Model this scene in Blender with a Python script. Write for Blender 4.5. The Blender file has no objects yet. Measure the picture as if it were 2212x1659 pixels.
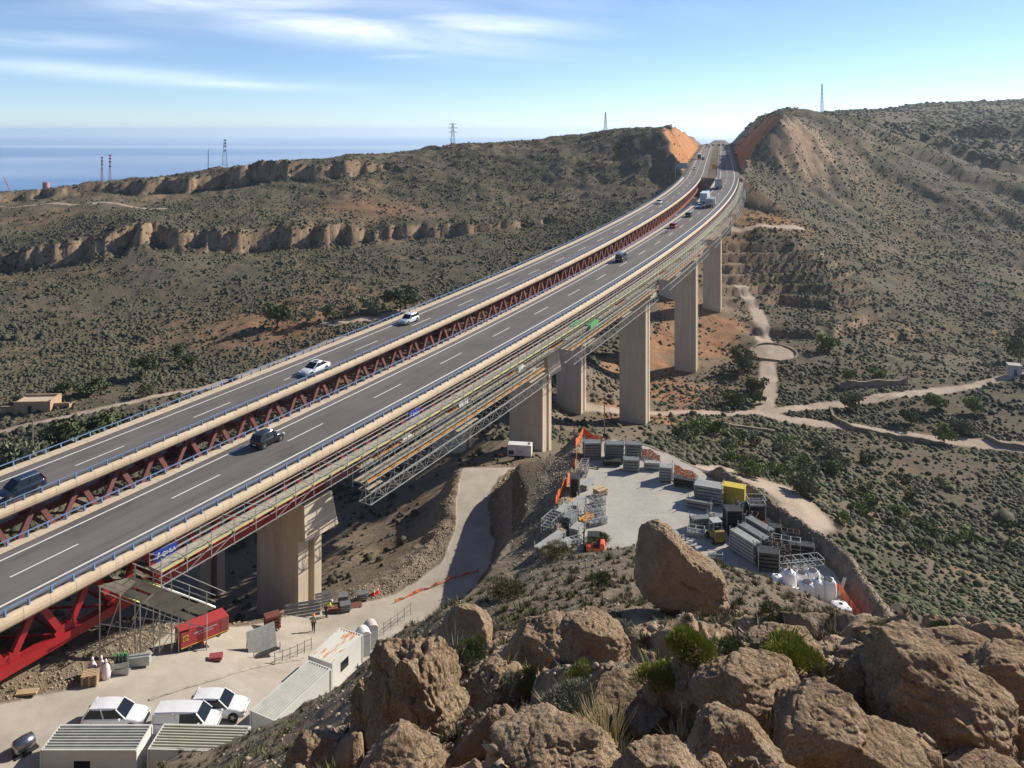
import bpy, math, random
import numpy as np
R_=math.radians
SC=bpy.context.scene
# ------------------------------------------------------------------ camera, world, sun, exposure
FPX=807.0; V0=130.4
cam=bpy.data.cameras.new('camera'); camo=bpy.data.objects.new('camera',cam)
SC.collection.objects.link(camo); SC.camera=camo
camo.location=(0,0,0); camo.rotation_euler=(R_(90),0,0)
cam.sensor_width=36; cam.lens=FPX/1024*36; cam.shift_y=-(384-V0)/1024; cam.clip_end=60000; cam.clip_start=.3
SUN_EL=R_(31); SUN_DIR=(math.cos(SUN_EL)*.86,math.cos(SUN_EL)*.51,math.sin(SUN_EL))
w=bpy.data.worlds.new('World'); SC.world=w; w.use_nodes=True
def build_world():
    nt=w.node_tree; N=nt.nodes; Lk=nt.links; N.clear()
    out=N.new('ShaderNodeOutputWorld'); bg=N.new('ShaderNodeBackground'); Lk.new(bg.outputs[0],out.inputs[0])
    sky=N.new('ShaderNodeTexSky'); sky.sky_type='NISHITA'; sky.sun_disc=False; sky.sun_elevation=SUN_EL
    sky.sun_rotation=math.atan2(SUN_DIR[0],SUN_DIR[1]); sky.altitude=0; sky.air_density=.62; sky.dust_density=.05; sky.ozone_density=3.6
    bg.inputs[1].default_value=.098
    # thin high cirrus streaks
    tc=N.new('ShaderNodeTexCoord'); sp=N.new('ShaderNodeSeparateXYZ'); Lk.new(tc.outputs['Generated'],sp.inputs[0])
    def M(op,a,b=None):
        n=N.new('ShaderNodeMath'); n.operation=op
        for i,x in enumerate((a,b)):
            if x is None: continue
            if isinstance(x,(int,float)): n.inputs[i].default_value=x
            else: Lk.new(x,n.inputs[i])
        return n.outputs[0]
    yy=M('MAXIMUM',sp.outputs[1],.05)
    a=M('DIVIDE',sp.outputs[0],yy); b=M('DIVIDE',sp.outputs[2],yy)
    comb=N.new('ShaderNodeCombineXYZ')
    Lk.new(M('MULTIPLY',a,2.2),comb.inputs[0]); Lk.new(M('MULTIPLY',M('SUBTRACT',b,M('MULTIPLY',a,-.07)),17),comb.inputs[1])
    nz=N.new('ShaderNodeTexNoise'); nz.inputs['Scale'].default_value=1.6; nz.inputs['Detail'].default_value=7; nz.inputs['Roughness'].default_value=.6; nz.inputs['Distortion'].default_value=.5
    Lk.new(comb.outputs[0],nz.inputs['Vector'])
    tot=None
    # centre (a,b), tilt, half length, half thickness, strength
    for ca,cb,t,sa,sb,st in ((-.20,.125,-.11,.20,.020,1.0),(-.02,.131,-.06,.12,.012,1.0),(-.34,.158,-.02,.18,.018,.7),(-.56,.112,-.04,.10,.010,.6),(-.52,.073,-.07,.22,.010,.55),(-.36,.058,-.04,.16,.006,.5),(-.20,.150,0,.4,.03,.35),(-.115,.093,.03,.06,.004,.45)):
        da=M('SUBTRACT',a,ca); db=M('SUBTRACT',M('SUBTRACT',b,cb),M('MULTIPLY',da,t))
        g=M('ADD',M('POWER',M('ABSOLUTE',M('DIVIDE',da,sa)),2),M('POWER',M('ABSOLUTE',M('DIVIDE',db,sb)),2))
        e=M('MULTIPLY',M('POWER',2.718,M('MULTIPLY',g,-1)),st)
        tot=e if tot is None else M('MAXIMUM',tot,e)
    rp=N.new('ShaderNodeMapRange'); rp.inputs[1].default_value=.28; rp.inputs[2].default_value=.66; Lk.new(nz.outputs[0],rp.inputs[0])
    cl=M('MULTIPLY',M('MULTIPLY',tot,rp.outputs[0]),.8)
    mx=N.new('ShaderNodeMixRGB'); Lk.new(cl,mx.inputs[0]); Lk.new(sky.outputs[0],mx.inputs[1]); mx.inputs[2].default_value=(9.5,9.9,10.5,1)
    Lk.new(mx.outputs[0],bg.inputs[0])
build_world()
sl=bpy.data.lights.new('sun','SUN'); sl.energy=4.6; sl.angle=R_(.5); sl.color=(1,.93,.82)
so=bpy.data.objects.new('sun',sl); SC.collection.objects.link(so)
from mathutils import Vector, Matrix
so.rotation_euler=Vector(SUN_DIR).to_track_quat('Z','Y').to_euler()
SC.view_settings.view_transform='Standard'; SC.view_settings.look='None'; SC.view_settings.exposure=.6; SC.view_settings.gamma=1
SC.cycles.max_bounces=5; SC.cycles.diffuse_bounces=2; SC.cycles.glossy_bounces=2; SC.cycles.transmission_bounces=3; SC.cycles.volume_bounces=1
def build_haze():
    me=bpy.data.meshes.new('haze'); X,Y0,Y1,Z0,Z1=42000,-300,30000,-252,62
    v=[(x,y,z) for z in (Z0,Z1) for x,y in ((-X,Y0),(X,Y0),(X,Y1),(-X,Y1))]; me.from_pydata(v,[],[(3,2,1,0),(4,5,6,7),(0,1,5,4),(1,2,6,5),(2,3,7,6),(3,0,4,7)])
    o=bpy.data.objects.new('haze',me); SC.collection.objects.link(o); o['kind']='stuff'
    m=bpy.data.materials.new('haze'); m.use_nodes=True; t=m.node_tree; t.nodes.remove(t.nodes['Principled BSDF']); pv=t.nodes.new('ShaderNodeVolumePrincipled'); pv.inputs['Color'].default_value=(.84,.93,1,1); pv.inputs['Density'].default_value=HAZE; pv.inputs['Anisotropy'].default_value=.5
    t.links.new(pv.outputs[0],t.nodes['Material Output'].inputs['Volume']); me.materials.append(m)
HAZE=.00007
build_haze()
# ------------------------------------------------------------------ numpy noise
def _h(ix,iy,iz,seed):
    n=(ix.astype(np.uint32)*np.uint32(374761393)+iy.astype(np.uint32)*np.uint32(668265263)+iz.astype(np.uint32)*np.uint32(2147483647)+np.uint32(seed*1274126177&0xffffffff))
    n=(n^(n>>np.uint32(13)))*np.uint32(1274126177); n=n^(n>>np.uint32(16)); n=n*np.uint32(2246822519); n^=n>>np.uint32(15)
    return (n&np.uint32(0xffffff)).astype(np.float64)/float(0xffffff)
def vn(x,y,z=None,seed=0):
    if z is None: z=np.zeros_like(x)
    fx,fy,fz=np.floor(x),np.floor(y),np.floor(z); ix,iy,iz=fx.astype(np.int64),fy.astype(np.int64),fz.astype(np.int64)
    tx,ty,tz=x-fx,y-fy,z-fz; tx=tx*tx*(3-2*tx); ty=ty*ty*(3-2*ty); tz=tz*tz*(3-2*tz)
    r=0
    for a,wa in ((0,1-tx),(1,tx)):
        for b,wb in ((0,1-ty),(1,ty)):
            for c,wc in ((0,1-tz),(1,tz)):
                r=r+_h(ix+a,iy+b,iz+c,seed)*wa*wb*wc
    return r*2-1
def fbm(x,y,z=None,o=4,seed=0,g=.5,l=2.03):
    r=0;a=1;t=0
    if z is None: z=np.zeros_like(x)
    for i in range(o):
        r=r+a*vn(x,y,z,seed+i*7); t+=a; a*=g; x=x*l+3.1; y=y*l+1.7; z=z*l+5.3
    return r/t
def sst(x,a,b):
    t=np.clip((x-a)/(b-a),0,1); return t*t*(3-2*t)
np.seterr(all='ignore')
# ------------------------------------------------------------------ highway alignment (right carriageway lane line)
_S=np.linspace(-120,1400,3041); _t=np.clip((_S+27)/378.,0,1); _H=.561+(.2539-.561)*_t; _d=_S[1]-_S[0]
_X=np.concatenate([[0],np.cumsum(np.sin((_H[1:]+_H[:-1])/2)*_d)]); _Y=np.concatenate([[0],np.cumsum(np.cos((_H[1:]+_H[:-1])/2)*_d)])
_X-=np.interp(0,_S,_X)+25.04; _Y-=np.interp(0,_S,_Y)-90
_Z=np.where(_S<1000,-34.67+.044*_S-.2331e-4*_S**2,0); _Z=np.where(_S>=760,-14.69-(_S-760)*.004-((_S-760)/100.)**2*.25,_Z)
DL=15.36
def RP(s,d=0.,h=0.):
    """point at station s, d metres right of the right carriageway's lane line, h above it"""
    x=np.interp(s,_S,_X);y=np.interp(s,_S,_Y);z=np.interp(s,_S,_Z);a=np.interp(s,_S,_H)
    return np.array([x+d*math.cos(a),y-d*math.sin(a),z+h])
def RPv(s,d,h):
    x=np.interp(s,_S,_X);y=np.interp(s,_S,_Y);z=np.interp(s,_S,_Z);a=np.interp(s,_S,_H)
    return np.stack([x+d*np.cos(a),y-d*np.sin(a),z+h],-1)
def head(s): return float(np.interp(s,_S,_H))
# ------------------------------------------------------------------ terrain height function
def W(u,v,y): return ((u-512)/FPX*y, y, -(v-V0)/FPX*y)
LC=[(-150,322,5),(0,330,8),(150,345,11.5),(212,349,12.5),(300,357,11),(375,362,9),(480,375,7),(530,385,4),(580,395,0)]
UC=[(-150,428,4),(0,435,5.7),(100,445,5.5),(212,452,10),(275,455,10),(350,460,10),(385,465,4),(440,472,0)]
def cliff(x,y,C,seed,wob):
    u=512+FPX*x/np.maximum(y,1)
    c=np.array(C,float); yc=np.interp(u,c[:,0],c[:,1]); h=np.interp(u,c[:,0],c[:,2],left=c[0,2],right=0)
    d=y-yc
    if wob:
        d=d+9*fbm(x/38,y/60,seed=seed,o=2)+9.*np.abs(vn(x/12,y/30,seed=seed+3))-3.5+3.2*fbm(x/4.2,y/7,seed=seed+5,o=3); h=h*(1+(.5*fbm(x/16,y/50,seed=seed+9,o=3)+.4*fbm(x/60,y/50,seed=seed+10,o=2)-.25)*np.exp(-np.maximum(d,0)/9.))
    return h*(.72*sst(d,-.5,1.8)+.28*sst(d,-5,0))
CP=[]
def cp(*a): CP.extend(a)
# near hill (pixel, pixel, depth)
cp((512,1220,3.9),(0,1220,4.1),(1024,1220,3.9),(-300,1220,4.3),(1300,1220,4),(-300,860,22),(-100,850,20),(60,830,24),(1300,800,9.5),(1200,790,10))
cp((300,800,14.5),(400,768,13.3),(512,768,11.5),(700,768,10.8),(900,768,10.5),(1024,768,10.5),(100,880,22),(0,900,23))
cp((350,745,19),(420,700,20.5),(512,700,17),(700,700,16),(850,700,15.5),(1000,700,15),(1150,705,14))
cp((400,662,27),(470,640,26),(600,640,24),(750,640,22),(900,650,20.5),(1024,662,19),(1150,670,18.5))
cp((430,612,38),(500,585,42),(560,562,50),(620,549,58),(660,552,55),(700,575,43),(760,592,38),(820,613,33),(880,630,29),(960,645,26),(1040,652,25),(1180,655,25))
cp((100,770,46),(180,750,49),(250,727,52),(320,694,57),(370,650,62),(400,630,60),(200,800,42),(60,800,44),(280,760,38),(-60,800,45),(330,720,42),(380,680,45))
# beyond the brow of the near hill, right: falls to valley
cp((1024,600,122),(900,560,130),(900,500,158),(1024,505,163),(1180,560,140),(1180,620,110),(1040,640,92),(900,600,100),(1180,700,55),(1040,690,48))
# yard
YD=[(20,768,55.5,-44.),(140,775,55,-44.),(232,717,61.5,-44.7),(290,700,63,-45.7),(330,680,66,-46.6),(345,660,70,-47.4),(313,631,83,-51.5),(270,640,79,-50.4),(200,650,72,-45.1),(180,650,71,-45.0),(255,645,75,-47.2),(100,682,63.5,-43.4),(0,695,60,-42),(-60,700,59,-41.8),(-80,780,54,-43.5),
(380,598,90.5,-52.4),(430,590,92,-52.4),(480,532,102,-50.8),(490,490,113,-50.1),(520,456,126,-50.9),(330,613,86,-51.7)]
CP.extend([(u,v,y,z-.3) for u,v,y,z in YD if u<280])
for q in ((350,0,107,-56.2),(400,0,117,-56.8),(432,0,124,-56.4),(380,0,108,-56.6),(455,0,131,-55.8),(300,0,97,-55.2)): CP.append(q)
for u,v,y in ((500,545,92),(500,520,100),(515,480,112)): CP.append((u,0,y,-46.5))
cp((60,640,67),(120,638,68.5),(0,662,62),(-60,660,62),(50,600,82),(0,575,90),(190,612,92),(150,560,112))
CP.append((290,0,90.3,-53.8)); CP.append((200,0,98,-56.5)); CP.append((240,0,110,-57.5)); 
CP.append((531,0,140,-55.3)); CP.append((560,0,134,-54.4)); CP.append((454,0,146,-58)); CP.append((620,0,128,-55)); CP.append((400,0,150,-60)); CP.append((590,0,150,-57.5))
# platform shoulder (its pad is levelled later)
for u,v in ((575,560),(583,445),(640,445),(700,470),(760,510),(830,560),(870,618)): CP.append((u,v,FPX*44/(v-V0),-44.6))
CP.append((700,0,122,-61)); CP.append((760,0,118,-61.5)); CP.append((830,0,104,-62)); CP.append((900,0,92,-61.5)); CP.append((800,0,137,-63.5)); CP.append((760,0,140,-62.5))
# left valley and slope up to the cliffs
cp((0,470,148),(100,440,163),(60,520,112),(0,433,176),(-120,440,172),(150,400,190),(0,400,196),(-120,400,200),(200,385,205),(0,350,240),(-120,350,240),(100,340,252),(200,345,245),(300,345,238),(0,300,290),(150,300,292),(-120,300,290),(300,318,268),(380,316,272),(400,330,250),(430,302,290),(0,268,326),(-120,268,316),(150,249,338),(212,255,340),(300,249,350),(375,242,356),(480,234,368),(530,240,372),(600,214,402),(500,272,322),(560,250,345),(600,235,350),(640,226,345),(620,212,385))
cp((454,400,180),(400,370,205),(500,350,210),(560,330,225),(640,322,268))
CP.append((568,0,194,-69)); CP.append((620,0,230,-72)); CP.append((660,0,262,-69)); CP.append((600,0,262,-68)); CP.append((520,0,255,-67)); CP.append((670,0,300,-62)); CP.append((690,0,330,-52)); CP.append((690,0,350,-44)); CP.append((723,0,350,-43.5)); CP.append((705,0,372,-34)); CP.append((740,0,372,-38)); CP.append((725,0,392,-25)); CP.append((700,0,398,-25))
# bench between the cliffs, upper slopes, left ridge
cp((0,244,338),(150,219,352),(212,223,358),(300,221,366),(375,219,372),(480,218,384),(0,206,425),(100,197,436),(212,193.5,442),(275,185,446),(350,180,451),(390,182,452),(0,215,395),(150,210,400),(300,205,412),(400,202,415),(-150,244,330),(-150,206,420))
cp((440,200,430),(480,185,450),(530,198,432),(560,185,452),(600,190,435),(640,190,425),(660,196,412),(673,188,420),(500,165,480),(560,160,480),(620,155,478),(655,165,452))
cp((-150,203,480),(0,194.5,500),(100,187,510),(167,178,515),(231,169.5,520),(324,162.5,525),(393,153.5,530),(430,147.5,530),(463,143,530),(495,145,528),(555,139.5,520),(602,133.5,510),(662,131.5,475),(640,132,490),(690,124.5,610),(672,131,540),(655,131,600),(600,134,600))
for u in (-150,0,150,300,450,560): CP.append((u,0,760,-75.)); CP.append((u,0,1500,-190.)); CP.append((u,0,2300,-245.))
CP.append((640,0,800,-30)); CP.append((640,0,1500,-120)); CP.append((640,0,2300,-245)); CP.append((720,0,1000,-20)); CP.append((720,0,1500,-70)); CP.append((720,0,2300,-200))
# right valley
cp((764,412,206),(700,418,196),(1024,376,230),(1024,445,192),(900,395,216),(900,430,196),(1180,400,215),(1180,470,180),(830,450,180),(700,440,175),(660,440,160),(820,354,250),(770,340,262),(860,370,238),(1014,366,258),(700,345,262),(1180,350,262),(740,305,300),(780,300,312))
# right hill
cp((740,232,352),(755,215,372),(760,228,350),(790,235,345),(800,262,330),(900,300,315),(1024,300,330),(900,250,385),(1024,240,410),(840,210,410),(810,178,440),(900,200,455),(1024,190,480),(870,165,490),(960,160,530),(1024,150,560),(1180,250,410),(1180,190,490),(1180,130,620),
 (765,131,452),(778,117,458),(795,112.5,480),(750,166,430),(810,111,530),(850,116,560),(900,129,580),(958,138,620),(1024,118,640),(990,124,640),(745,158,428),(755,178,410),(930,140,570),(1100,112,660))
cp((741,118,720),(755,115,760),(830,110.5,900),(920,104,1050),(1024,99.5,1150),(1180,95,1200),(880,128,760),(960,125,800),(1060,118,820),(760,125,640))
CP.append((830,0,1600,-20)); CP.append((1024,0,1700,20)); CP.append((1180,0,1800,30)); CP.append((830,0,2300,-150)); CP.append((1180,0,2300,-100))
_P=[]
for c in CP:
    u,v,y=c[:3]; z=c[3] if len(c)>3 else -(v-V0)/FPX*y
    _P.append(((u-512)/FPX*y,y,z))
_P=np.array(_P)
def _ctrl(x,y): return np.stack([np.clip(512+FPX*x/np.maximum(y,1.5),-230,1250)/150.,np.log(np.maximum(y,1.5))/.26],-1)
def _rbf_fit():
    x,y,z=_P.T; r=z-cliff(x,y,LC,11,False)-cliff(x,y,UC,23,False)
    r=r+.32*y*np.exp(-y/160.)+3.0      # remove the general fall of the near hill
    A=_ctrl(x,y); D=np.linalg.norm(A[:,None]-A[None],axis=-1); K=D*1.0
    n=len(x); M=np.zeros((n+3,n+3)); M[:n,:n]=-K+np.eye(n)*.02; M[:n,n]=1; M[:n,n+1:]=A; M[n,:n]=1; M[n+1:,:n]=A.T
    sol=np.linalg.solve(M,np.concatenate([r,[0,0,0]])); return A,sol
_A,_sol=_rbf_fit()
def Hbase(x,y):
    x=np.asarray(x,float).ravel();y=np.asarray(y,float).ravel(); out=np.empty_like(x)
    for i in range(0,len(x),60000):
        q=_ctrl(x[i:i+60000],y[i:i+60000]); n=len(_A)
        D=np.sqrt(np.maximum((q**2).sum(1)[:,None]+(_A**2).sum(1)[None]-2*q@_A.T,0))
        out[i:i+60000]=-D@_sol[:n]+_sol[n]+q@_sol[n+1:]
    return out-(.32*y*np.exp(-y/160.)+3.0)
PADZ=-44.0
def padw(u,v): y=FPX*-PADZ/(v-V0); return ((u-512)/FPX*y,y)
PAD=[padw(*p) for p in ((548,600),(556,566),(570,520),(576,480),(583,444),(612,440),(650,447),(700,470),(738,492),(775,520),(808,548),(838,572),(872,628),(850,660),(700,640),(600,620))]
YP=[(-70,700,59),(0,697,60),(90,684,63.5),(150,660,69.5),(172,650,74.5),(235,650,78.5),(290,628,84),(340,604,87.5),(380,597,89.5),(417,574,93),(444,551,97.5),(456,523,104.4),(456,500,111),(463,470,121),(530,464,122.5),(509,468,121),(493,491,113.7),(488,509,108.3),(495,537,100.8),(491,560,96),(472,588,90.5),(440,620,80),(380,700,64),(330,720,60),(250,790,54),(100,800,52),(-70,800,52)]
YARD=[((u-512)/FPX*y,y) for u,v,y in YP]
def pdist(x,y,poly,closed=True):
    """signed distance, negative inside"""
    P=np.array(poly); Q=np.roll(P,-1,0)
    if not closed: P=P[:-1];Q=Q[:-1]
    d=np.full(x.shape,1e9); ins=np.zeros(x.shape,bool)
    for (ax,ay),(bx,by) in zip(P,Q):
        ex,ey=bx-ax,by-ay; t=np.clip(((x-ax)*ex+(y-ay)*ey)/(ex*ex+ey*ey+1e-12),0,1)
        d=np.minimum(d,np.hypot(x-ax-t*ex,y-ay-t*ey))
        if closed: ins^=((ay>y)!=(by>y))&(x<(bx-ax)*(y-ay)/(by-ay+1e-12)+ax)
    return np.where(ins,-d,d) if closed else d
def road_sd(x,y):
    """station and signed offset from the middle of the two carriageways, for the land stretch"""
    a0=_H[-1]; p=RP(351,-DL/2); dx,dy=x-p[0],y-p[1]
    s=351+dx*math.sin(a0)+dy*math.cos(a0); d=dx*math.cos(a0)-dy*math.sin(a0); return s,d
BERM=[padw(*p) for p in ((556,566),(560,520),(570,478),(579,441))]
BERM2=[padw(*p) for p in ((720,480),(760,507),(800,536),(842,566),(878,622))]
_Y=_Y
_yp=np.array([((u-512)/FPX*y,y,z) for u,v,y,z in YD]); 
def _yfit():
    x,y,z=_yp.T; K=-np.hypot(x[:,None]-x[None],y[:,None]-y[None]); n=len(x); M=np.zeros((n+3,n+3)); M[:n,:n]=K+np.eye(n)*8; M[:n,n]=1; M[:n,n+1]=x; M[:n,n+2]=y; M[n,:n]=1; M[n+1,:n]=x; M[n+2,:n]=y
    return np.linalg.solve(M,np.concatenate([z,[0,0,0]]))
_ys=_yfit()
def HY(x,y):
    return -np.hypot(x[:,None]-_yp[None,:,0],y[:,None]-_yp[None,:,1])@_ys[:-3]+_ys[-3]+_ys[-2]*x+_ys[-1]*y
def HZ(x,y,masks=False):
    sh=np.shape(x); x=np.asarray(x,float).ravel(); y=np.asarray(y,float).ravel()
    h=Hbase(x,y)
    r=np.hypot(x,y); wn=sst(r,7,11); h=h*wn+(1-wn)*np.minimum(-3.6-.44*y,-2.6)
    lc=cliff(x,y,LC,11,True); uc=cliff(x,y,UC,23,True); h=h+lc+uc
    # natural relief
    far=sst(y,120,260)
    ridg=1-np.abs(vn(x/30+.3*vn(x/17,y/21,seed=5),y/75,seed=6))
    right=sst(x-.12*y,0,60)*sst(y,300,380)
    gul=sst(y,330,450)*right
    # gullies running down the right hill
    g1=np.abs(vn((x*.80+y*.60)/21+.9*fbm(x/40,y/40,seed=31,o=3),(y*.8-x*.6)/260,seed=32)); h=h+gul*(sst(g1,0,.6)*5.0-3.4+2.2*np.abs(fbm(x/13,y/30,seed=35,o=3)))*sst(900-y,0,150)
    h=h+far*(np.where((y>480)&(x<100),1.1,2.4)*fbm(x/34,y/40,seed=1,o=5)+.5*fbm(x/6,y/6,seed=9,o=3))
    rr=sst(np.maximum(x*0+y,0),375,450)*sst(460-x,-999,0)*sst(200-x+0*y,0,60); h=h+rr*3.2*np.abs(fbm(x/14,y/10,seed=41,o=4))
    mid=sst(y,88,130)*(1-far); h=h+mid*(.9*fbm(x/16,y/16,seed=2,o=4))
    # terraces on the lower right slope
    tm=sst(y,258,272)*sst(350-y,0,20)*sst(x-76,0,10)*sst(150-x,0,20); tz=h/3.2; h=h+tm*((np.floor(tz)+sst(tz-np.floor(tz),.72,.97))*3.2-h)*.95
    near=1-sst(y,60,88)
    dpad=pdist(x,y,PAD); dy_=pdist(x,y,YARD)
    free=sst(np.minimum(dpad,dy_),0,6)
    hill=near*free
    oc=sst(26-y,0,8)*sst(x,-9,-3); v1=fbm(x/1.9+.4*fbm(x/.8,y/.8,seed=18,o=2),y/2.6,seed=19,o=3); v2=fbm(x/3.4,y/2.4+.3*x,seed=21,o=3); h=h+hill*oc*(1.15*sst(np.abs(v1),.02,.16)-.75+.75*sst(v2,-.12,.2)-.35+.30*fbm(x/.7,y/.7,seed=20,o=4)+.10*fbm(x/.2,y/.2,seed=22,o=3))
    h=h+hill*(.55*fbm(x/7,y/7,seed=3,o=3)*sst(r,6,16)+.35*fbm(x/2.2,y/2.2,seed=4,o=4)+.5*sst(24-y,0,8)*(1-np.abs(fbm(x/2.6,y/3.4,seed=8,o=3)))-.25*sst(24-y,0,8))
    # the road in its cutting / on its fill
    s,d=road_sd(x,y); zr=np.interp(s,_S,_Z)-.25
    ad=np.abs(d); side=np.where(d<0,1.45,1.25); wob=2.2*np.abs(fbm(s/5,d/30,seed=53,o=3))+1.6*fbm(x/9,y/9,seed=51,o=3)+1.2*fbm(x/30,y/12,seed=52,o=2)
    on=sst(s,322,330)
    cut=zr+np.maximum(0,ad-15.2-sst(s,380,600)*2+wob*sst(ad,15,17))*side
    fill=zr-np.maximum(0,ad-14.6)*.75
    hn=h; h=np.where(on>0,np.maximum(np.minimum(h,cut*on+(1-on)*1e3),np.where(s>324,fill,-1e3)),h)
    cutm=((cut<hn-.6)&(ad>15.3)&(s>330)).astype(float)
    # pads and banks
    wp=1-sst(dpad,0,5.2); padz=PADZ-.05
    dy2=dy_
    def dl(poly): return pdist(x,y,poly,False)
    b1=dl(BERM); b2=dl(BERM2)
    hb=h
    h=h*(1-wp)+padz*wp
    k=dy_<6; wy=1-sst(dy_[k],.2,4.2); h[k]=h[k]*(1-wy)+HY(x[k],y[k])*wy
    h=h+.9*np.exp(-(b1/1.6)**2)*sst(dpad,-1.2,.8)+1.9*np.exp(-(b2/2.0)**2)*sst(dpad,-.8,1.2)
    ys=h-(.0); b3=np.where((y>84)&(x<0),np.abs(dy_-2.5),99.); rub=np.maximum.reduce([np.exp(-(b3/3)**2),np.exp(-(b1/4)**2),np.exp(-(b2/4)**2)*sst(dpad,-1,.5)])*sst(np.minimum(dpad,dy_),-.6,.6)
    bank=(1-sst(dpad,2,8))*(dpad>0)
    h=h+np.maximum(rub,bank*.5)*(.45*fbm(x/1.6,y/1.6,seed=61,o=4)+.3*fbm(x/5,y/5,seed=62,o=2))
    h=h.reshape(sh)
    if not masks: return h
    m=dict(cut=cutm,rub=np.maximum(rub,bank*.8),pad=(dpad<0).astype(float),dpad=dpad,dy=dy_,lc=lc,uc=uc,s=s,d=d,on=on)
    return h,{k:v.reshape(sh) for k,v in m.items()}
def Hz(x,y): return float(HZ(np.array([float(x)]),np.array([float(y)]))[0])
def ray(u,v,y0=10,y1=1200):
    """first ground point seen through a pixel"""
    ys=np.exp(np.linspace(math.log(y0),math.log(y1),900)); xs=(u-512)/FPX*ys; zs=-(v-V0)/FPX*ys
    hh=HZ(xs,ys); k=np.argmax(hh>=zs)
    if k==0: k=1 if hh[0]<zs[0] and False else k
    if k==0: return float(xs[-1]),float(ys[-1]),float(hh[-1])
    a=(zs[k-1]-hh[k-1]); b=(hh[k]-zs[k]); t=a/(a+b+1e-9); y=ys[k-1]+(ys[k]-ys[k-1])*t; x=(u-512)/FPX*y
    return float(x),float(y),Hz(x,y)
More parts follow.
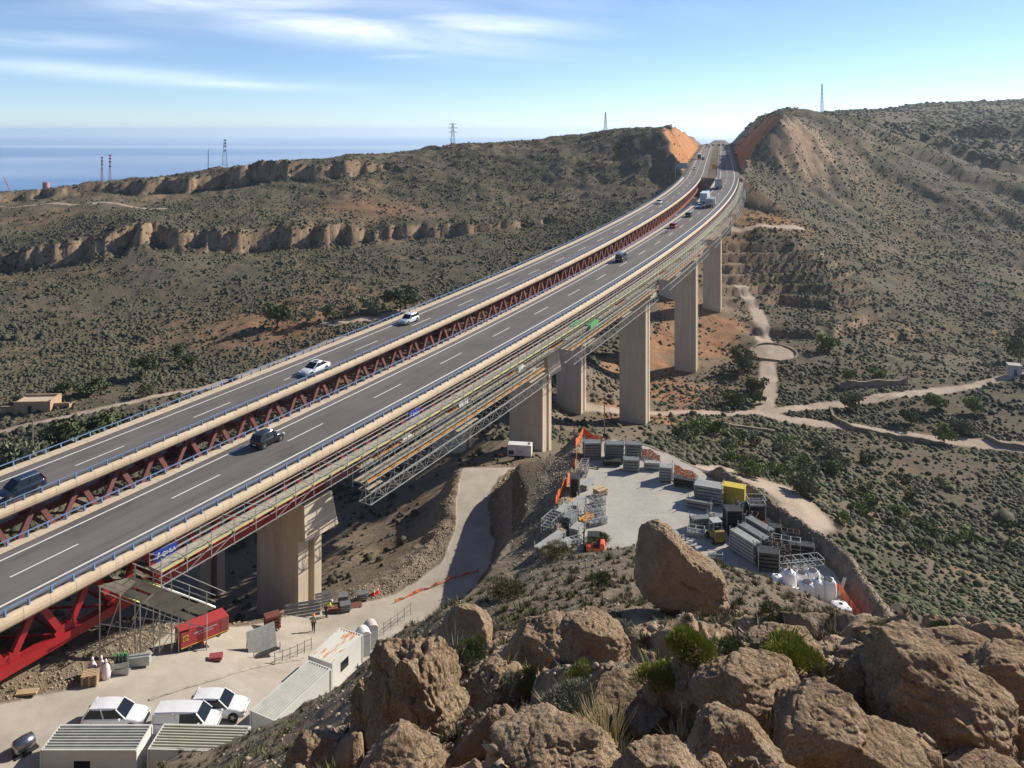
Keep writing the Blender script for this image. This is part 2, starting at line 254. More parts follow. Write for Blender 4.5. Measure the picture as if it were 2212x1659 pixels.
# ------------------------------------------------------------------ scene helpers
COL=SC.collection
def tag(o,label=None,cat=None,group=None,kind=None):
    if label: o['label']=label
    if cat: o['category']=cat
    if group: o['group']=group
    if kind: o['kind']=kind
    return o
def empty(name,loc,rz=0,label=None,cat=None,group=None):
    o=bpy.data.objects.new(name,None); COL.objects.link(o); o.location=loc; o.rotation_euler=(0,0,rz); o.empty_display_size=.3
    return tag(o,label,cat,group)
def link(name,me,parent=None,loc=(0,0,0),rz=0):
    o=bpy.data.objects.new(name,me); COL.objects.link(o); o.parent=parent; o.location=loc; o.rotation_euler=(0,0,rz); return o
class MB:
    def __init__(s): s.v=[];s.f=[];s.n=0
    def add(s,vs,fs):
        k=s.n; s.v.extend([tuple(map(float,p)) for p in vs]); s.n+=len(vs); s.f.extend([tuple(i+k for i in f) for f in fs]); return s
    def box(s,c,d,rz=0,tilt=0,tx=1.,ty=1.):
        """centre, full size; tx,ty taper of the top"""
        hx,hy,hz=d[0]/2,d[1]/2,d[2]/2; co,si=math.cos(rz),math.sin(rz); P=[]
        for z in (-1,1):
            for x,y in ((-1,-1),(1,-1),(1,1),(-1,1)):
                X=x*hx*(tx if z>0 else 1);Y=y*hy*(ty if z>0 else 1);Z=z*hz
                if tilt: Y,Z=Y*math.cos(tilt)-Z*math.sin(tilt),Y*math.sin(tilt)+Z*math.cos(tilt)
                P.append((c[0]+X*co-Y*si,c[1]+X*si+Y*co,c[2]+Z))
        return s.add(P,[(3,2,1,0),(4,5,6,7),(0,1,5,4),(1,2,6,5),(2,3,7,6),(3,0,4,7)])
    def b2(s,x0,x1,y0,y1,z0,z1): return s.box(((x0+x1)/2,(y0+y1)/2,(z0+z1)/2),(x1-x0,y1-y0,z1-z0))
    def beam(s,p,q,w,h=None,up=(0,0,1)):
        h=h or w; p=Vector(p);q=Vector(q);d=(q-p)
        if d.length<1e-6: return s
        d.normalize(); u=Vector(up)
        if abs(d.dot(u))>.98: u=Vector((1,0,0))
        a=d.cross(u).normalized(); b=a.cross(d).normalized(); P=[]
        for e in (p,q):
            for i,j in ((-1,-1),(1,-1),(1,1),(-1,1)): P.append(e+a*(i*w/2)+b*(j*h/2))
        return s.add(P,[(3,2,1,0),(4,5,6,7),(0,1,5,4),(1,2,6,5),(2,3,7,6),(3,0,4,7)])
    def tube(s,pts,r,n=8,caps=True):
        pts=[Vector(p) for p in pts]; rs=r if isinstance(r,(list,tuple)) else [r]*len(pts); P=[];F=[]
        for i,p in enumerate(pts):
            d=(pts[min(i+1,len(pts)-1)]-pts[max(i-1,0)])
            if d.length<1e-6: d=Vector((0,0,1))
            d.normalize(); u=Vector((0,0,1)) if abs(d.z)<.9 else Vector((1,0,0)); a=d.cross(u).normalized(); b=d.cross(a)
            for k in range(n): t=2*math.pi*k/n; P.append(p+(a*math.cos(t)+b*math.sin(t))*rs[i])
        for i in range(len(pts)-1):
            for k in range(n): F.append((i*n+k,i*n+(k+1)%n,(i+1)*n+(k+1)%n,(i+1)*n+k))
        if caps: F.append(tuple(range(n-1,-1,-1))); F.append(tuple((len(pts)-1)*n+k for k in range(n)))
        return s.add(P,F)
    def lathe(s,prof,c=(0,0,0),n=16,axis='z'):
        P=[];F=[]
        for r,z in prof:
            for k in range(n):
                t=2*math.pi*k/n; a,b=r*math.cos(t),r*math.sin(t)
                q=(a,b,z) if axis=='z' else ((z,a,b) if axis=='x' else (a,z,b)); P.append((c[0]+q[0],c[1]+q[1],c[2]+q[2]))
        for i in range(len(prof)-1):
            for k in range(n): F.append((i*n+k,i*n+(k+1)%n,(i+1)*n+(k+1)%n,(i+1)*n+k))
        F.append(tuple(range(n-1,-1,-1))); F.append(tuple((len(prof)-1)*n+k for k in range(n)))
        return s.add(P,F)
    def loft(s,secs,closed=False,caps=False):
        n=len(secs[0]);P=[p for q in secs for p in q];F=[]
        for i in range(len(secs)-1):
            for k in range(n if closed else n-1): F.append((i*n+k,i*n+(k+1)%n,(i+1)*n+(k+1)%n,(i+1)*n+k))
        if caps: F.append(tuple(range(n-1,-1,-1))); F.append(tuple((len(secs)-1)*n+k for k in range(n)))
        return s.add(P,F)
    def poly(s,pts,z0,z1):
        n=len(pts); P=[(x,y,z0) for x,y in pts]+[(x,y,z1) for x,y in pts]
        return s.add(P,[tuple(range(n-1,-1,-1)),tuple(range(n,2*n))]+[(i,(i+1)%n,n+(i+1)%n,n+i) for i in range(n)])
    def build(s,name,mat,parent=None,loc=(0,0,0),rz=0,smooth=False,bevel=0):
        me=bpy.data.meshes.new(name); me.from_pydata(s.v,[],s.f); me.materials.append(mat)
        if bevel:
            import bmesh
            bm=bmesh.new(); bm.from_mesh(me); bmesh.ops.bevel(bm,geom=list(bm.edges),offset=bevel,segments=2,affect='EDGES',profile=.5,clamp_overlap=True); bm.to_mesh(me); bm.free()
        me.validate(); me.update()
        if smooth: me.polygons.foreach_set('use_smooth',[True]*len(me.polygons))
        return link(name,me,parent,loc,rz)
def npmesh(name,V,F,mat,smooth=True,attr=None):
    """V (n,3), F (m,k) all faces with k corners"""
    me=bpy.data.meshes.new(name); n,m,k=len(V),len(F),F.shape[1]
    me.vertices.add(n); me.vertices.foreach_set('co',np.ascontiguousarray(V,np.float32).ravel())
    me.loops.add(m*k); me.loops.foreach_set('vertex_index',np.ascontiguousarray(F,np.int32).ravel())
    me.polygons.add(m); me.polygons.foreach_set('loop_start',np.arange(0,m*k,k,dtype=np.int32)); me.polygons.foreach_set('loop_total',np.full(m,k,np.int32))
    if smooth: me.polygons.foreach_set('use_smooth',np.ones(m,bool))
    me.materials.append(mat); me.update()
    for nm,a in (attr or {}).items():
        c=me.color_attributes.new(nm,'FLOAT_COLOR','POINT'); b=np.ones((n,4),np.float32); b[:,:a.shape[1]]=a; c.data.foreach_set('color',b.ravel())
    return me
def copy_tree(o,parent=None,loc=None,rz=None):
    c=o.copy(); COL.objects.link(c); c.parent=parent
    if loc is not None: c.location=loc
    if rz is not None: c.rotation_euler=(0,0,rz)
    for k in [x for x in KIDS(o)]: copy_tree(k,c)
    return c
def KIDS(o): return [x for x in o.children]
# ------------------------------------------------------------------ materials
class NT:
    def __init__(s,name):
        s.m=bpy.data.materials.new(name); s.m.use_nodes=True; s.t=s.m.node_tree; s.N=s.t.nodes; s.L=s.t.links
        s.b=s.N['Principled BSDF']; s.o=s.N['Material Output']
    def n(s,t,**k):
        x=s.N.new(t)
        for a,b in k.items(): setattr(x,a,b)
        return x
    def set(s,node,i,v):
        if isinstance(v,(int,float)): node.inputs[i].default_value=v
        elif isinstance(v,(tuple,list)): node.inputs[i].default_value=tuple(v)+((1,) if len(v)==3 and node.inputs[i].type=='RGBA' else ())
        else: s.L.new(v,node.inputs[i])
    def math(s,op,a,b=0.): x=s.n('ShaderNodeMath',operation=op); s.set(x,0,a); s.set(x,1,b); return x.outputs[0]
    def mix(s,f,a,b,bt='MIX'):
        x=s.n('ShaderNodeMixRGB',blend_type=bt); s.set(x,0,f); s.set(x,1,a); s.set(x,2,b); return x.outputs[0]
    def co(s,kind='Object',scale=None,rot=None):
        c=s.n('ShaderNodeTexCoord').outputs[kind]
        if scale is not None:
            mp=s.n('ShaderNodeMapping'); s.L.new(c,mp.inputs[0]); mp.inputs['Scale'].default_value=scale
            if rot: mp.inputs['Rotation'].default_value=rot
            return mp.outputs[0]
        return c
    def noise(s,vec,sc,det=4,rough=.55,dist=0):
        x=s.n('ShaderNodeTexNoise'); s.L.new(vec,x.inputs['Vector']); x.inputs['Scale'].default_value=sc; x.inputs['Detail'].default_value=det; x.inputs['Roughness'].default_value=rough; x.inputs['Distortion'].default_value=dist; return x.outputs[0]
    def ramp(s,f,stops):
        x=s.n('ShaderNodeMapRange',clamp=True) if False else s.n('ShaderNodeValToRGB'); s.L.new(f,x.inputs[0]); e=x.color_ramp.elements
        while len(e)<len(stops): e.new(.5)
        for q,(p,c) in zip(e,stops): q.position=p; q.color=tuple(c)+(1,) if len(c)==3 else c
        return x.outputs[0]
    def rng(s,f,a,b,c=0.,d=1.):
        x=s.n('ShaderNodeMapRange'); s.set(x,0,f); s.set(x,1,a); s.set(x,2,b); s.set(x,3,c); s.set(x,4,d); return x.outputs[0]
    def bump(s,h,st=.5,dist=.1):
        x=s.n('ShaderNodeBump'); x.inputs['Strength'].default_value=st; x.inputs['Distance'].default_value=dist; s.L.new(h,x.inputs['Height']); s.L.new(x.outputs[0],s.b.inputs['Normal']); return x
    def fin(s,col,rough=.8,metal=0.,spec=.3):
        s.set(s.b,'Base Color',col); s.set(s.b,'Roughness',rough); s.set(s.b,'Metallic',metal); s.b.inputs['Specular IOR Level'].default_value=spec; return s.m
_mc={}
def pmat(name,col,rough=.6,metal=0.,spec=.4,var=.25,scale=2.,bump=0.):
    """painted / plain surface with blotchy wear"""
    if name in _mc: return _mc[name]
    t=NT(name); v=t.co('Object'); n=t.noise(v,scale,5,.6); n2=t.noise(v,scale*9,3,.6)
    f=t.math('ADD',t.math('MULTIPLY',n,.7),t.math('MULTIPLY',n2,.3))
    c=t.mix(t.rng(f,.3,.7),tuple(x*(1-var) for x in col),tuple(min(1,x*(1+var*.5)) for x in col))
    if bump: t.bump(n2,.4,bump)
    _mc[name]=t.fin(c,rough,metal,spec); return _mc[name]
# ------------------------------------------------------------------ ground
def m_ground():
    t=NT('ground'); v=t.co('Object'); L=t.L
    z=t.n('ShaderNodeVertexColor',layer_name='zone'); z2=t.n('ShaderNodeVertexColor',layer_name='zone2')
    s1=t.n('ShaderNodeSeparateColor'); L.new(z.outputs[0],s1.inputs[0]); s2=t.n('ShaderNodeSeparateColor'); L.new(z2.outputs[0],s2.inputs[0])
    cut,rock,rub=s1.outputs; track,green,pav=s2.outputs
    big=t.noise(v,.018,5,.6); mid=t.noise(v,.12,5,.65); fine=t.noise(v,1.3,5,.7); vf=t.noise(v,6,4,.7)
    soil=t.mix(t.rng(mid,.35,.65),(.125,.096,.070),(.225,.172,.122))
    soil=t.mix(t.rng(big,.50,.66,0,.8),soil,(.33,.21,.115))
    soil=t.mix(t.math('MULTIPLY',t.rng(fine,.52,.68),.6),soil,(.42,.35,.27))
    soil=t.mix(t.math('MULTIPLY',t.rng(vf,.56,.7),.5),soil,(.12,.095,.07))
    veg=t.mix(t.rng(fine,.35,.65),(.036,.040,.024),(.078,.080,.048))
    vm=t.math('MULTIPLY',t.rng(t.math('ADD',t.math('MULTIPLY',mid,.45),t.math('MULTIPLY',fine,.55)),.47,.55),t.rng(green,0,1,.18,.95))
    c=t.mix(vm,t.mix(t.rng(green,.3,1,0,.45),soil,(.085,.075,.052)),veg)
    mp=t.co('Object',(1,1,.35)); st=t.noise(mp,.35,5,.7); st2=t.noise(t.co('Object',(1,1,.12)),1.1,4,.7)
    rockc=t.ramp(t.math('ADD',t.math('MULTIPLY',st,.6),t.math('MULTIPLY',fine,.4)),[(.32,(.13,.085,.055)),(.5,(.30,.205,.13)),(.68,(.46,.34,.225))])
    c=t.mix(t.math('MULTIPLY',rock,t.rng(fine,.25,.5,.6,1)),c,rockc)
    cutc=t.ramp(t.math('ADD',t.math('MULTIPLY',st2,.6),t.math('MULTIPLY',big,.4)),[(.35,(.26,.10,.045)),(.5,(.46,.20,.08)),(.65,(.55,.29,.14))])
    c=t.mix(cut,c,cutc)
    vor=t.n('ShaderNodeTexVoronoi'); L.new(v,vor.inputs['Vector']); vor.inputs['Scale'].default_value=1.7
    rubc=t.mix(vor.outputs['Color'],(.15,.115,.085),(.42,.35,.27)); rubc=t.mix(.45,rubc,soil)
    c=t.mix(rub,c,rubc)
    trc=t.mix(t.rng(mid,.3,.7),(.36,.28,.21),(.46,.37,.29)); c=t.mix(track,c,trc)
    dust=t.noise(v,.35,6,.65)
    pvc=t.mix(t.rng(dust,.3,.7),(.33,.285,.23),(.44,.39,.325)); pvc=t.mix(t.rng(fine,.2,.5,.35,0),pvc,(.27,.21,.155))
    c=t.mix(pav,c,pvc)
    gr=t.noise(v,34,3,.8); c=t.mix(t.math('MULTIPLY',rock,t.rng(gr,.5,.66,0,.5)),c,(.10,.075,.055))
    hb=t.math('ADD',t.math('MULTIPLY',fine,.6),t.math('MULTIPLY',vf,.25)); hb=t.math('MULTIPLY',hb,t.rng(pav,0,1,1,.06))
    t.bump(hb,.9,.35)
    return t.fin(c,.95,0,.1)
M_ground=m_ground()
def line(*pts): return [ray(*p)[:2] for p in pts]
TRACKS=[ # world polylines, half width
 ([W(u,v,y)[:2] for u,v,y in ((-60,442,172),(0,433,176),(60,424,181),(120,408,188),(180,391,198),(240,373,212),(300,352,232),(345,340,246))],1.5),
 ([W(u,v,y)[:2] for u,v,y in ((330,324,262),(380,316,270),(420,308,280))],2.6),
 ([W(u,v,y)[:2] for u,v,y in ((560,404,198),(640,408,200),(700,412,203),(764,412,206),(830,402,212),(900,393,218),(960,385,224),(1024,375,232),(1150,360,245))],1.9),
 ([W(u,v,y)[:2] for u,v,y in ((764,412,206),(790,424,200),(850,432,197),(920,440,194),(1024,446,191),(1180,452,188))],2.6),
 ([W(u,v,y)[:2] for u,v,y in ((764,412,206),(768,385,222),(768,355,248),(762,325,280),(756,303,302),(740,292,315))],2.4),
 ([W(u,v,y)[:2] for u,v,y in ((728,236,352),(745,232,352),(775,229,356),(800,228,362))],2.0),
 ([W(u,v,y)[:2] for u,v,y in ((0,213,412),(60,214,410),(120,217,405),(165,219,396))],1.6),
 ([W(u,v,y)[:2] for u,v,y in ((0,195,498),(100,188,506),(200,178,512))],2.),
 ([(u_,y_) for u_,y_ in ((28,112),(36,118),(43,127),(50,136),(47,143),(40,147),(33,143))],4.0),
 ([(u_,y_) for u_,y_ in ((12,118),(26,126),(30,140),(22,150))],2.0),
]
def build_terrain():
    th=np.radians(np.concatenate([np.linspace(-75,-36,50)[:-1],np.linspace(-36,36,840),np.linspace(36,75,50)[1:]]))
    r=[3.0]
    while r[-1]<2350:
        q=r[-1]; r.append(q+(q*.0055 if q<27 else q*.010 if q<48 else .28 if q<135 else q*.0048 if q<560 else q*.014))
    r=np.array(r); T,Rr=np.meshgrid(th,r); x=Rr*np.sin(T); y=Rr*np.cos(T)
    h,m=HZ(x,np.maximum(y,.8),True)
    # sheet edges stop short of the clip: lower it where built pads sit on it
    h=h-np.where((m['dpad']<-.3),.12,0)
    nr,nc=x.shape; V=np.stack([x,y,h],-1).reshape(-1,3)
    i=np.arange(nr-1)[:,None]*nc+np.arange(nc-1)[None]; F=np.stack([i,i+1,i+nc+1,i+nc],-1).reshape(-1,4)
    # slope for rock
    gy=np.gradient(h,axis=0)/np.maximum(np.gradient(Rr,axis=0),.01); gx=np.gradient(h,axis=1)/np.maximum(Rr*np.gradient(T,axis=1),.01); sl=np.hypot(gx,gy)
    rock=np.maximum(sst(sl,.75,1.3)*(y>150),0); nearhill=(1-sst(y,60,80))*sst(np.minimum(m['dpad'],m['dy']),0,3)
    rock=np.maximum(rock,nearhill*sst(sl,.75,1.2)*.8); rock=np.maximum(rock,(1-sst(y,23,31))*sst(x,-11,-6)*sst(fbm(x/2.5,y/2.5,seed=70,o=3),-.45,-.1))
    track=np.zeros_like(x)
    for P,w_ in TRACKS:
        d=pdist(x,y,P,False)+.7*fbm(x/3,y/3,seed=77,o=2); track=np.maximum(track,1-sst(d,w_*.75,w_*1.2))
    d=np.hypot(x-FPX*0-75.5,(y-259))*1.; track=np.maximum(track,1-sst(np.hypot((x-81.5),(y-252)),6.5,7.2))
    green=.25+.75*sst(fbm(x/26,y/30,seed=80,o=4),-.2,.25)
    green=np.where(y>150,.62+.38*sst(fbm(x/40,y/36,seed=81,o=4),-.35,.2),green)
    vg=sst(x,38,70)*sst(y,118,140)*sst(235-y,0,15); green=np.maximum(green,vg*(.55+.6*fbm(x/12,y/12,seed=84,o=3)))
    # worn bare ground under the viaduct and around the tall piers
    px,py=np.interp(x*0+0,_S,_X),0
    ang=[(RP(s,-6)[0],RP(s,-6)[1]) for s in range(-30,300,30)]; dv=pdist(x,y,ang,False)
    bare=(1-sst(dv+5*fbm(x/14,y/14,seed=83,o=3),14,24))*(y>60); green=green*(1-.85*bare)
    cutm=np.maximum(m['cut'],0)*(.75+.25*sst(fbm(x/8,y/8,seed=85,o=3),-.4,.1))
    cutm=np.where((np.abs(m['d'])>44)|(m['s']>700),0,cutm)
    cutm=np.maximum(cutm,.45*bare*(y>190)*(x>22)*sst(fbm(x/20,y/20,seed=86,o=3),-.05,.25))
    cutm=np.maximum(cutm,.6*np.exp(-(((x-118)/16)**2+((y-365)/12)**2))*(y>330))
    cutm=np.maximum(cutm,.35*np.exp(-(((x+72)/28)**2+((y-262)/26)**2))); cutm=np.maximum(cutm,.35*np.exp(-(((x+70)/30)**2+((y-400)/14)**2)))
    pav=np.where(m['dy']<0,1.,0.)*(1-sst(m['dy']+.5*fbm(x/2.5,y/2.5,seed=88,o=3),-.35,.1)); green=green*(1-track)*(1-np.clip(m['rub'],0,1)*.8)
    zone=np.stack([cutm,rock*(1-cutm),m['rub']],-1).reshape(-1,3); zone2=np.stack([track,green,pav],-1).reshape(-1,3)
    me=npmesh('terrain',V,F,M_ground,True,{'zone':zone,'zone2':zone2})
    o=link('hillside_terrain',me); tag(o,kind='structure')
    return x,y,h,m,green,track,cutm,rock,pav
TER=build_terrain()
# laydown pad: a crisp poured sheet on top of the terrain
def m_conc(name,a,b,sc=.3,crack=True):
    t=NT(name); v=t.co('Object'); n=t.noise(v,sc,6,.65); n2=t.noise(v,sc*12,4,.6)
    c=t.mix(t.rng(n,.32,.68),a,b); c=t.mix(t.rng(n2,.5,.75,0,.4),c,tuple(x*.55 for x in a))
    st=t.noise(t.co('Object',(.25,1.6,1),(0,0,.6)),.55,4,.6); c=t.mix(t.rng(st,.55,.72,0,.35),c,tuple(min(1,x*1.25) for x in b))
    t.bump(n2,.3,.03); return t.fin(c,.9,0,.15)
M_pad=m_conc('pad_concrete',(.355,.325,.28),(.43,.40,.35))
mb=MB(); P2=[]
for i in range(len(PAD)):
    a,b=PAD[i],PAD[(i+1)%len(PAD)]
    for k in range(10):
        t_=k/10; x,y=a[0]+(b[0]-a[0])*t_,a[1]+(b[1]-a[1])*t_; P2.append((x+.5*vn(np.array([x*.9]),np.array([y*.9]),seed=3)[0],y+.5*vn(np.array([x*.9]),np.array([y*.9]),seed=4)[0]))
mb.poly(P2,PADZ-.3,PADZ); tag(mb.build('laydown_pad',M_pad),kind='structure')
# sea
def m_sea():
    t=NT('sea'); v=t.co('Object'); n=t.noise(t.co('Object',(.00009,.00022,1)),1,6,.55,.6)
    c=t.mix(t.rng(n,.42,.62),(.10,.24,.46),(.42,.52,.66)); w_=t.noise(v,.02,3,.6); t.bump(w_,.1,1.); return t.fin(c,.55,0,.3)  # pale fog and haze bands over the water are painted into its colour
mb=MB(); mb.poly([(40000*math.cos(a)*1.0,28300*math.sin(a) if False else 28300*math.sin(a)) for a in np.linspace(0,2*math.pi,97)[:-1]],-231,-230)
tag(mb.build('sea',m_sea()),kind='structure')
# ------------------------------------------------------------------ viaduct materials
def m_asphalt():
    t=NT('asphalt'); v=t.co('Object'); n=t.noise(v,.22,5,.6); f=t.noise(v,9,4,.7)
    u=t.n('ShaderNodeUVMap'); sp=t.n('ShaderNodeSeparateXYZ'); t.L.new(u.outputs[0],sp.inputs[0])
    wv=t.math('SINE',t.math('MULTIPLY',sp.outputs[0],2*math.pi/1.62)) ; wt=t.rng(wv,-.2,1,0,.22)
    c=t.mix(t.rng(n,.3,.7),(.118,.103,.093),(.160,.140,.124)); c=t.mix(t.math('MULTIPLY',wt,t.rng(t.noise(v,.05,3),.4,.6,.3,1)),c,(.088,.078,.072)); c=t.mix(t.rng(f,.45,.7,0,.35),c,(.21,.19,.17))
    pt=t.noise(t.co('UV',(.9,.10,1)),1.2,4,.7,.4); c=t.mix(t.rng(pt,.56,.64,0,.45),c,(.075,.066,.060)); p2=t.noise(t.co('UV',(.25,.012,1)),1.,3,.5); c=t.mix(t.rng(p2,.52,.56,0,.30),c,(.20,.178,.16))
    oil=t.noise(t.co('UV',(2.2,.5,1)),1.,5,.75); c=t.mix(t.rng(oil,.63,.70,0,.6),c,(.045,.04,.038))
    return t.fin(c,.85,0,.25)
M_asph=m_asphalt()
M_tan=pmat('precast_concrete',(.60,.475,.325),.85,0,.15,.16,.5,.01)
def m_par():
    t=NT('precast_parapet'); v=t.co('Object'); n=t.noise(v,.5,5,.6); f=t.noise(v,6,4,.6); u=t.n('ShaderNodeUVMap'); sp=t.n('ShaderNodeSeparateXYZ'); t.L.new(u.outputs[0],sp.inputs[0])
    fr=t.math('FRACT',t.math('MULTIPLY',sp.outputs[1],.5)); j=t.rng(t.math('ABSOLUTE',t.math('SUBTRACT',fr,.5)),.006,.016,1,0); tone=t.noise(t.co('UV',(0,.5,1)),1,0)
    idn=t.n('ShaderNodeTexWhiteNoise'); idn.noise_dimensions='1D'; t.L.new(t.math('FLOOR',t.math('ADD',t.math('MULTIPLY',sp.outputs[1],.5),.5)),idn.inputs['W'])
    c=t.mix(t.rng(n,.3,.7),(.56,.44,.30),(.66,.53,.37)); c=t.mix(t.math('MULTIPLY',idn.outputs['Value'],.22),c,(.45,.35,.24)); c=t.mix(t.rng(f,.5,.72,0,.3),c,(.35,.27,.19)); c=t.mix(t.math('MULTIPLY',j,.75),c,(.2,.15,.1))
    st=t.noise(t.co('UV',(.3,2.4,1)),1,4,.7); c=t.mix(t.rng(st,.56,.74,0,.5),c,(.30,.24,.18)); return t.fin(c,.87,0,.15)
M_par=m_par()
M_pier=None
def m_pier():
    t=NT('pier_concrete'); n=t.noise(t.co('Object',(1,1,.09)),1.1,5,.65); b=t.noise(t.co('Object'),.22,4,.6); f=t.noise(t.co('Object'),5,4,.6)
    sp=t.n('ShaderNodeSeparateXYZ'); t.L.new(t.co('Object'),sp.inputs[0]); lift=t.math('FRACT',t.math('MULTIPLY',sp.outputs[2],1/4.2)); j=t.rng(lift,.0,.018,1,0)
    c=t.mix(t.rng(n,.3,.7),(.46,.375,.28),(.64,.53,.40)); c=t.mix(t.rng(b,.35,.65,0,.45),c,(.66,.57,.45)); c=t.mix(t.math('MULTIPLY',j,.45),c,(.2,.15,.1)); c=t.mix(t.rng(f,.5,.7,0,.2),c,(.25,.19,.13)); t.bump(f,.2,.01)
    return t.fin(c,.88,0,.15)
M_pier=m_pier()
M_mark=pmat('road_paint',(.72,.70,.64),.7,0,.3,.12,1.5)
M_blue=pmat('blue_steel',(.16,.26,.44),.5,0,.4,.2,2)
M_maroon=pmat('oxide_red_steel',(.26,.105,.095),.55,0,.4,.22,.6)
M_red=pmat('red_steel',(.34,.016,.020),.42,0,.5,.2,.6)
M_galv=pmat('galvanised_steel',(.44,.45,.43),.45,.35,.5,.25,3)
M_board=pmat('scaffold_board',(.44,.39,.29),.8,0,.2,.3,1.2)
M_yel=pmat('yellow_edge_beam',(.60,.56,.24),.6,0,.3,.2,2)
M_org=pmat('orange_beam',(.62,.27,.05),.55,0,.35,.2,2)
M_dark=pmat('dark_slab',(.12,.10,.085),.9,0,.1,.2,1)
BR0,BR1=-75.,325.
def ribbon(name,prof,s0,s1,step,off,mat,parent=None,uv=False,smooth=False,closed=True):
    ss=np.arange(s0,s1+1e-6,step); secs=[RPv(np.full(len(prof),s),np.array([p[0]+off for p in prof]),np.array([p[1] for p in prof])) for s in ss]
    mb=MB(); mb.loft([[tuple(p) for p in q] for q in secs],closed=closed,caps=closed); o=mb.build(name,mat,parent,smooth=smooth)
    if uv:
        l=o.data.uv_layers.new(name='UVMap'); n=len(prof); 
        co=[0]*(2*len(o.data.loops))
        for lp in o.data.loops:
            vi=lp.vertex_index; co[2*lp.index]=prof[vi%n][0]; co[2*lp.index+1]=float(ss[vi//n])
        l.data.foreach_set('uv',co)
    return o
T0=14.691
def dashes(off,ph,s0,s1,per=T0,frac=.38,parent=None,name='lane_marking',hgt=.012,lines=True):
    mb=MB(); k0=int((s0-ph)//per); s=ph+k0*per
    def seg(a,b,c,w_):
        n=max(1,int((b-a)/6)); q=[[tuple(RP(a+(b-a)*i/n,off+c-w_/2,hgt)),tuple(RP(a+(b-a)*i/n,off+c+w_/2,hgt))] for i in range(n+1)]; mb.loft(q)
    while s<s1:
        a,b=max(s,s0),min(s+per*frac,s1)
        if b>a: seg(a,b,0,.17)
        s+=per
    if lines: seg(s0,s1,-3.22,.2)
    if lines and (off==0 or s0>300): seg(s0,s1,3.45 if off==0 else 3.22,.24)
    o=mb.build(name,mat=M_mark,parent=parent); return o
def many(name,meshes,mat,parent,limit=100,key=None):
    """each mesh builder its own child; what is past the limit becomes one stuff part"""
    idx=list(range(len(meshes)))
    if key: idx.sort(key=lambda i:key[i])
    for i in idx[:limit]: meshes[i].build(name,mat,parent)
    if len(idx)>limit:
        m=MB()
        for i in idx[limit:]: m.add(meshes[i].v,meshes[i].f)
        o=m.build(name+'_row',mat,parent); o['kind']='stuff'
PIERS=[-56.5]+[.4+57*k for k in range(6)]
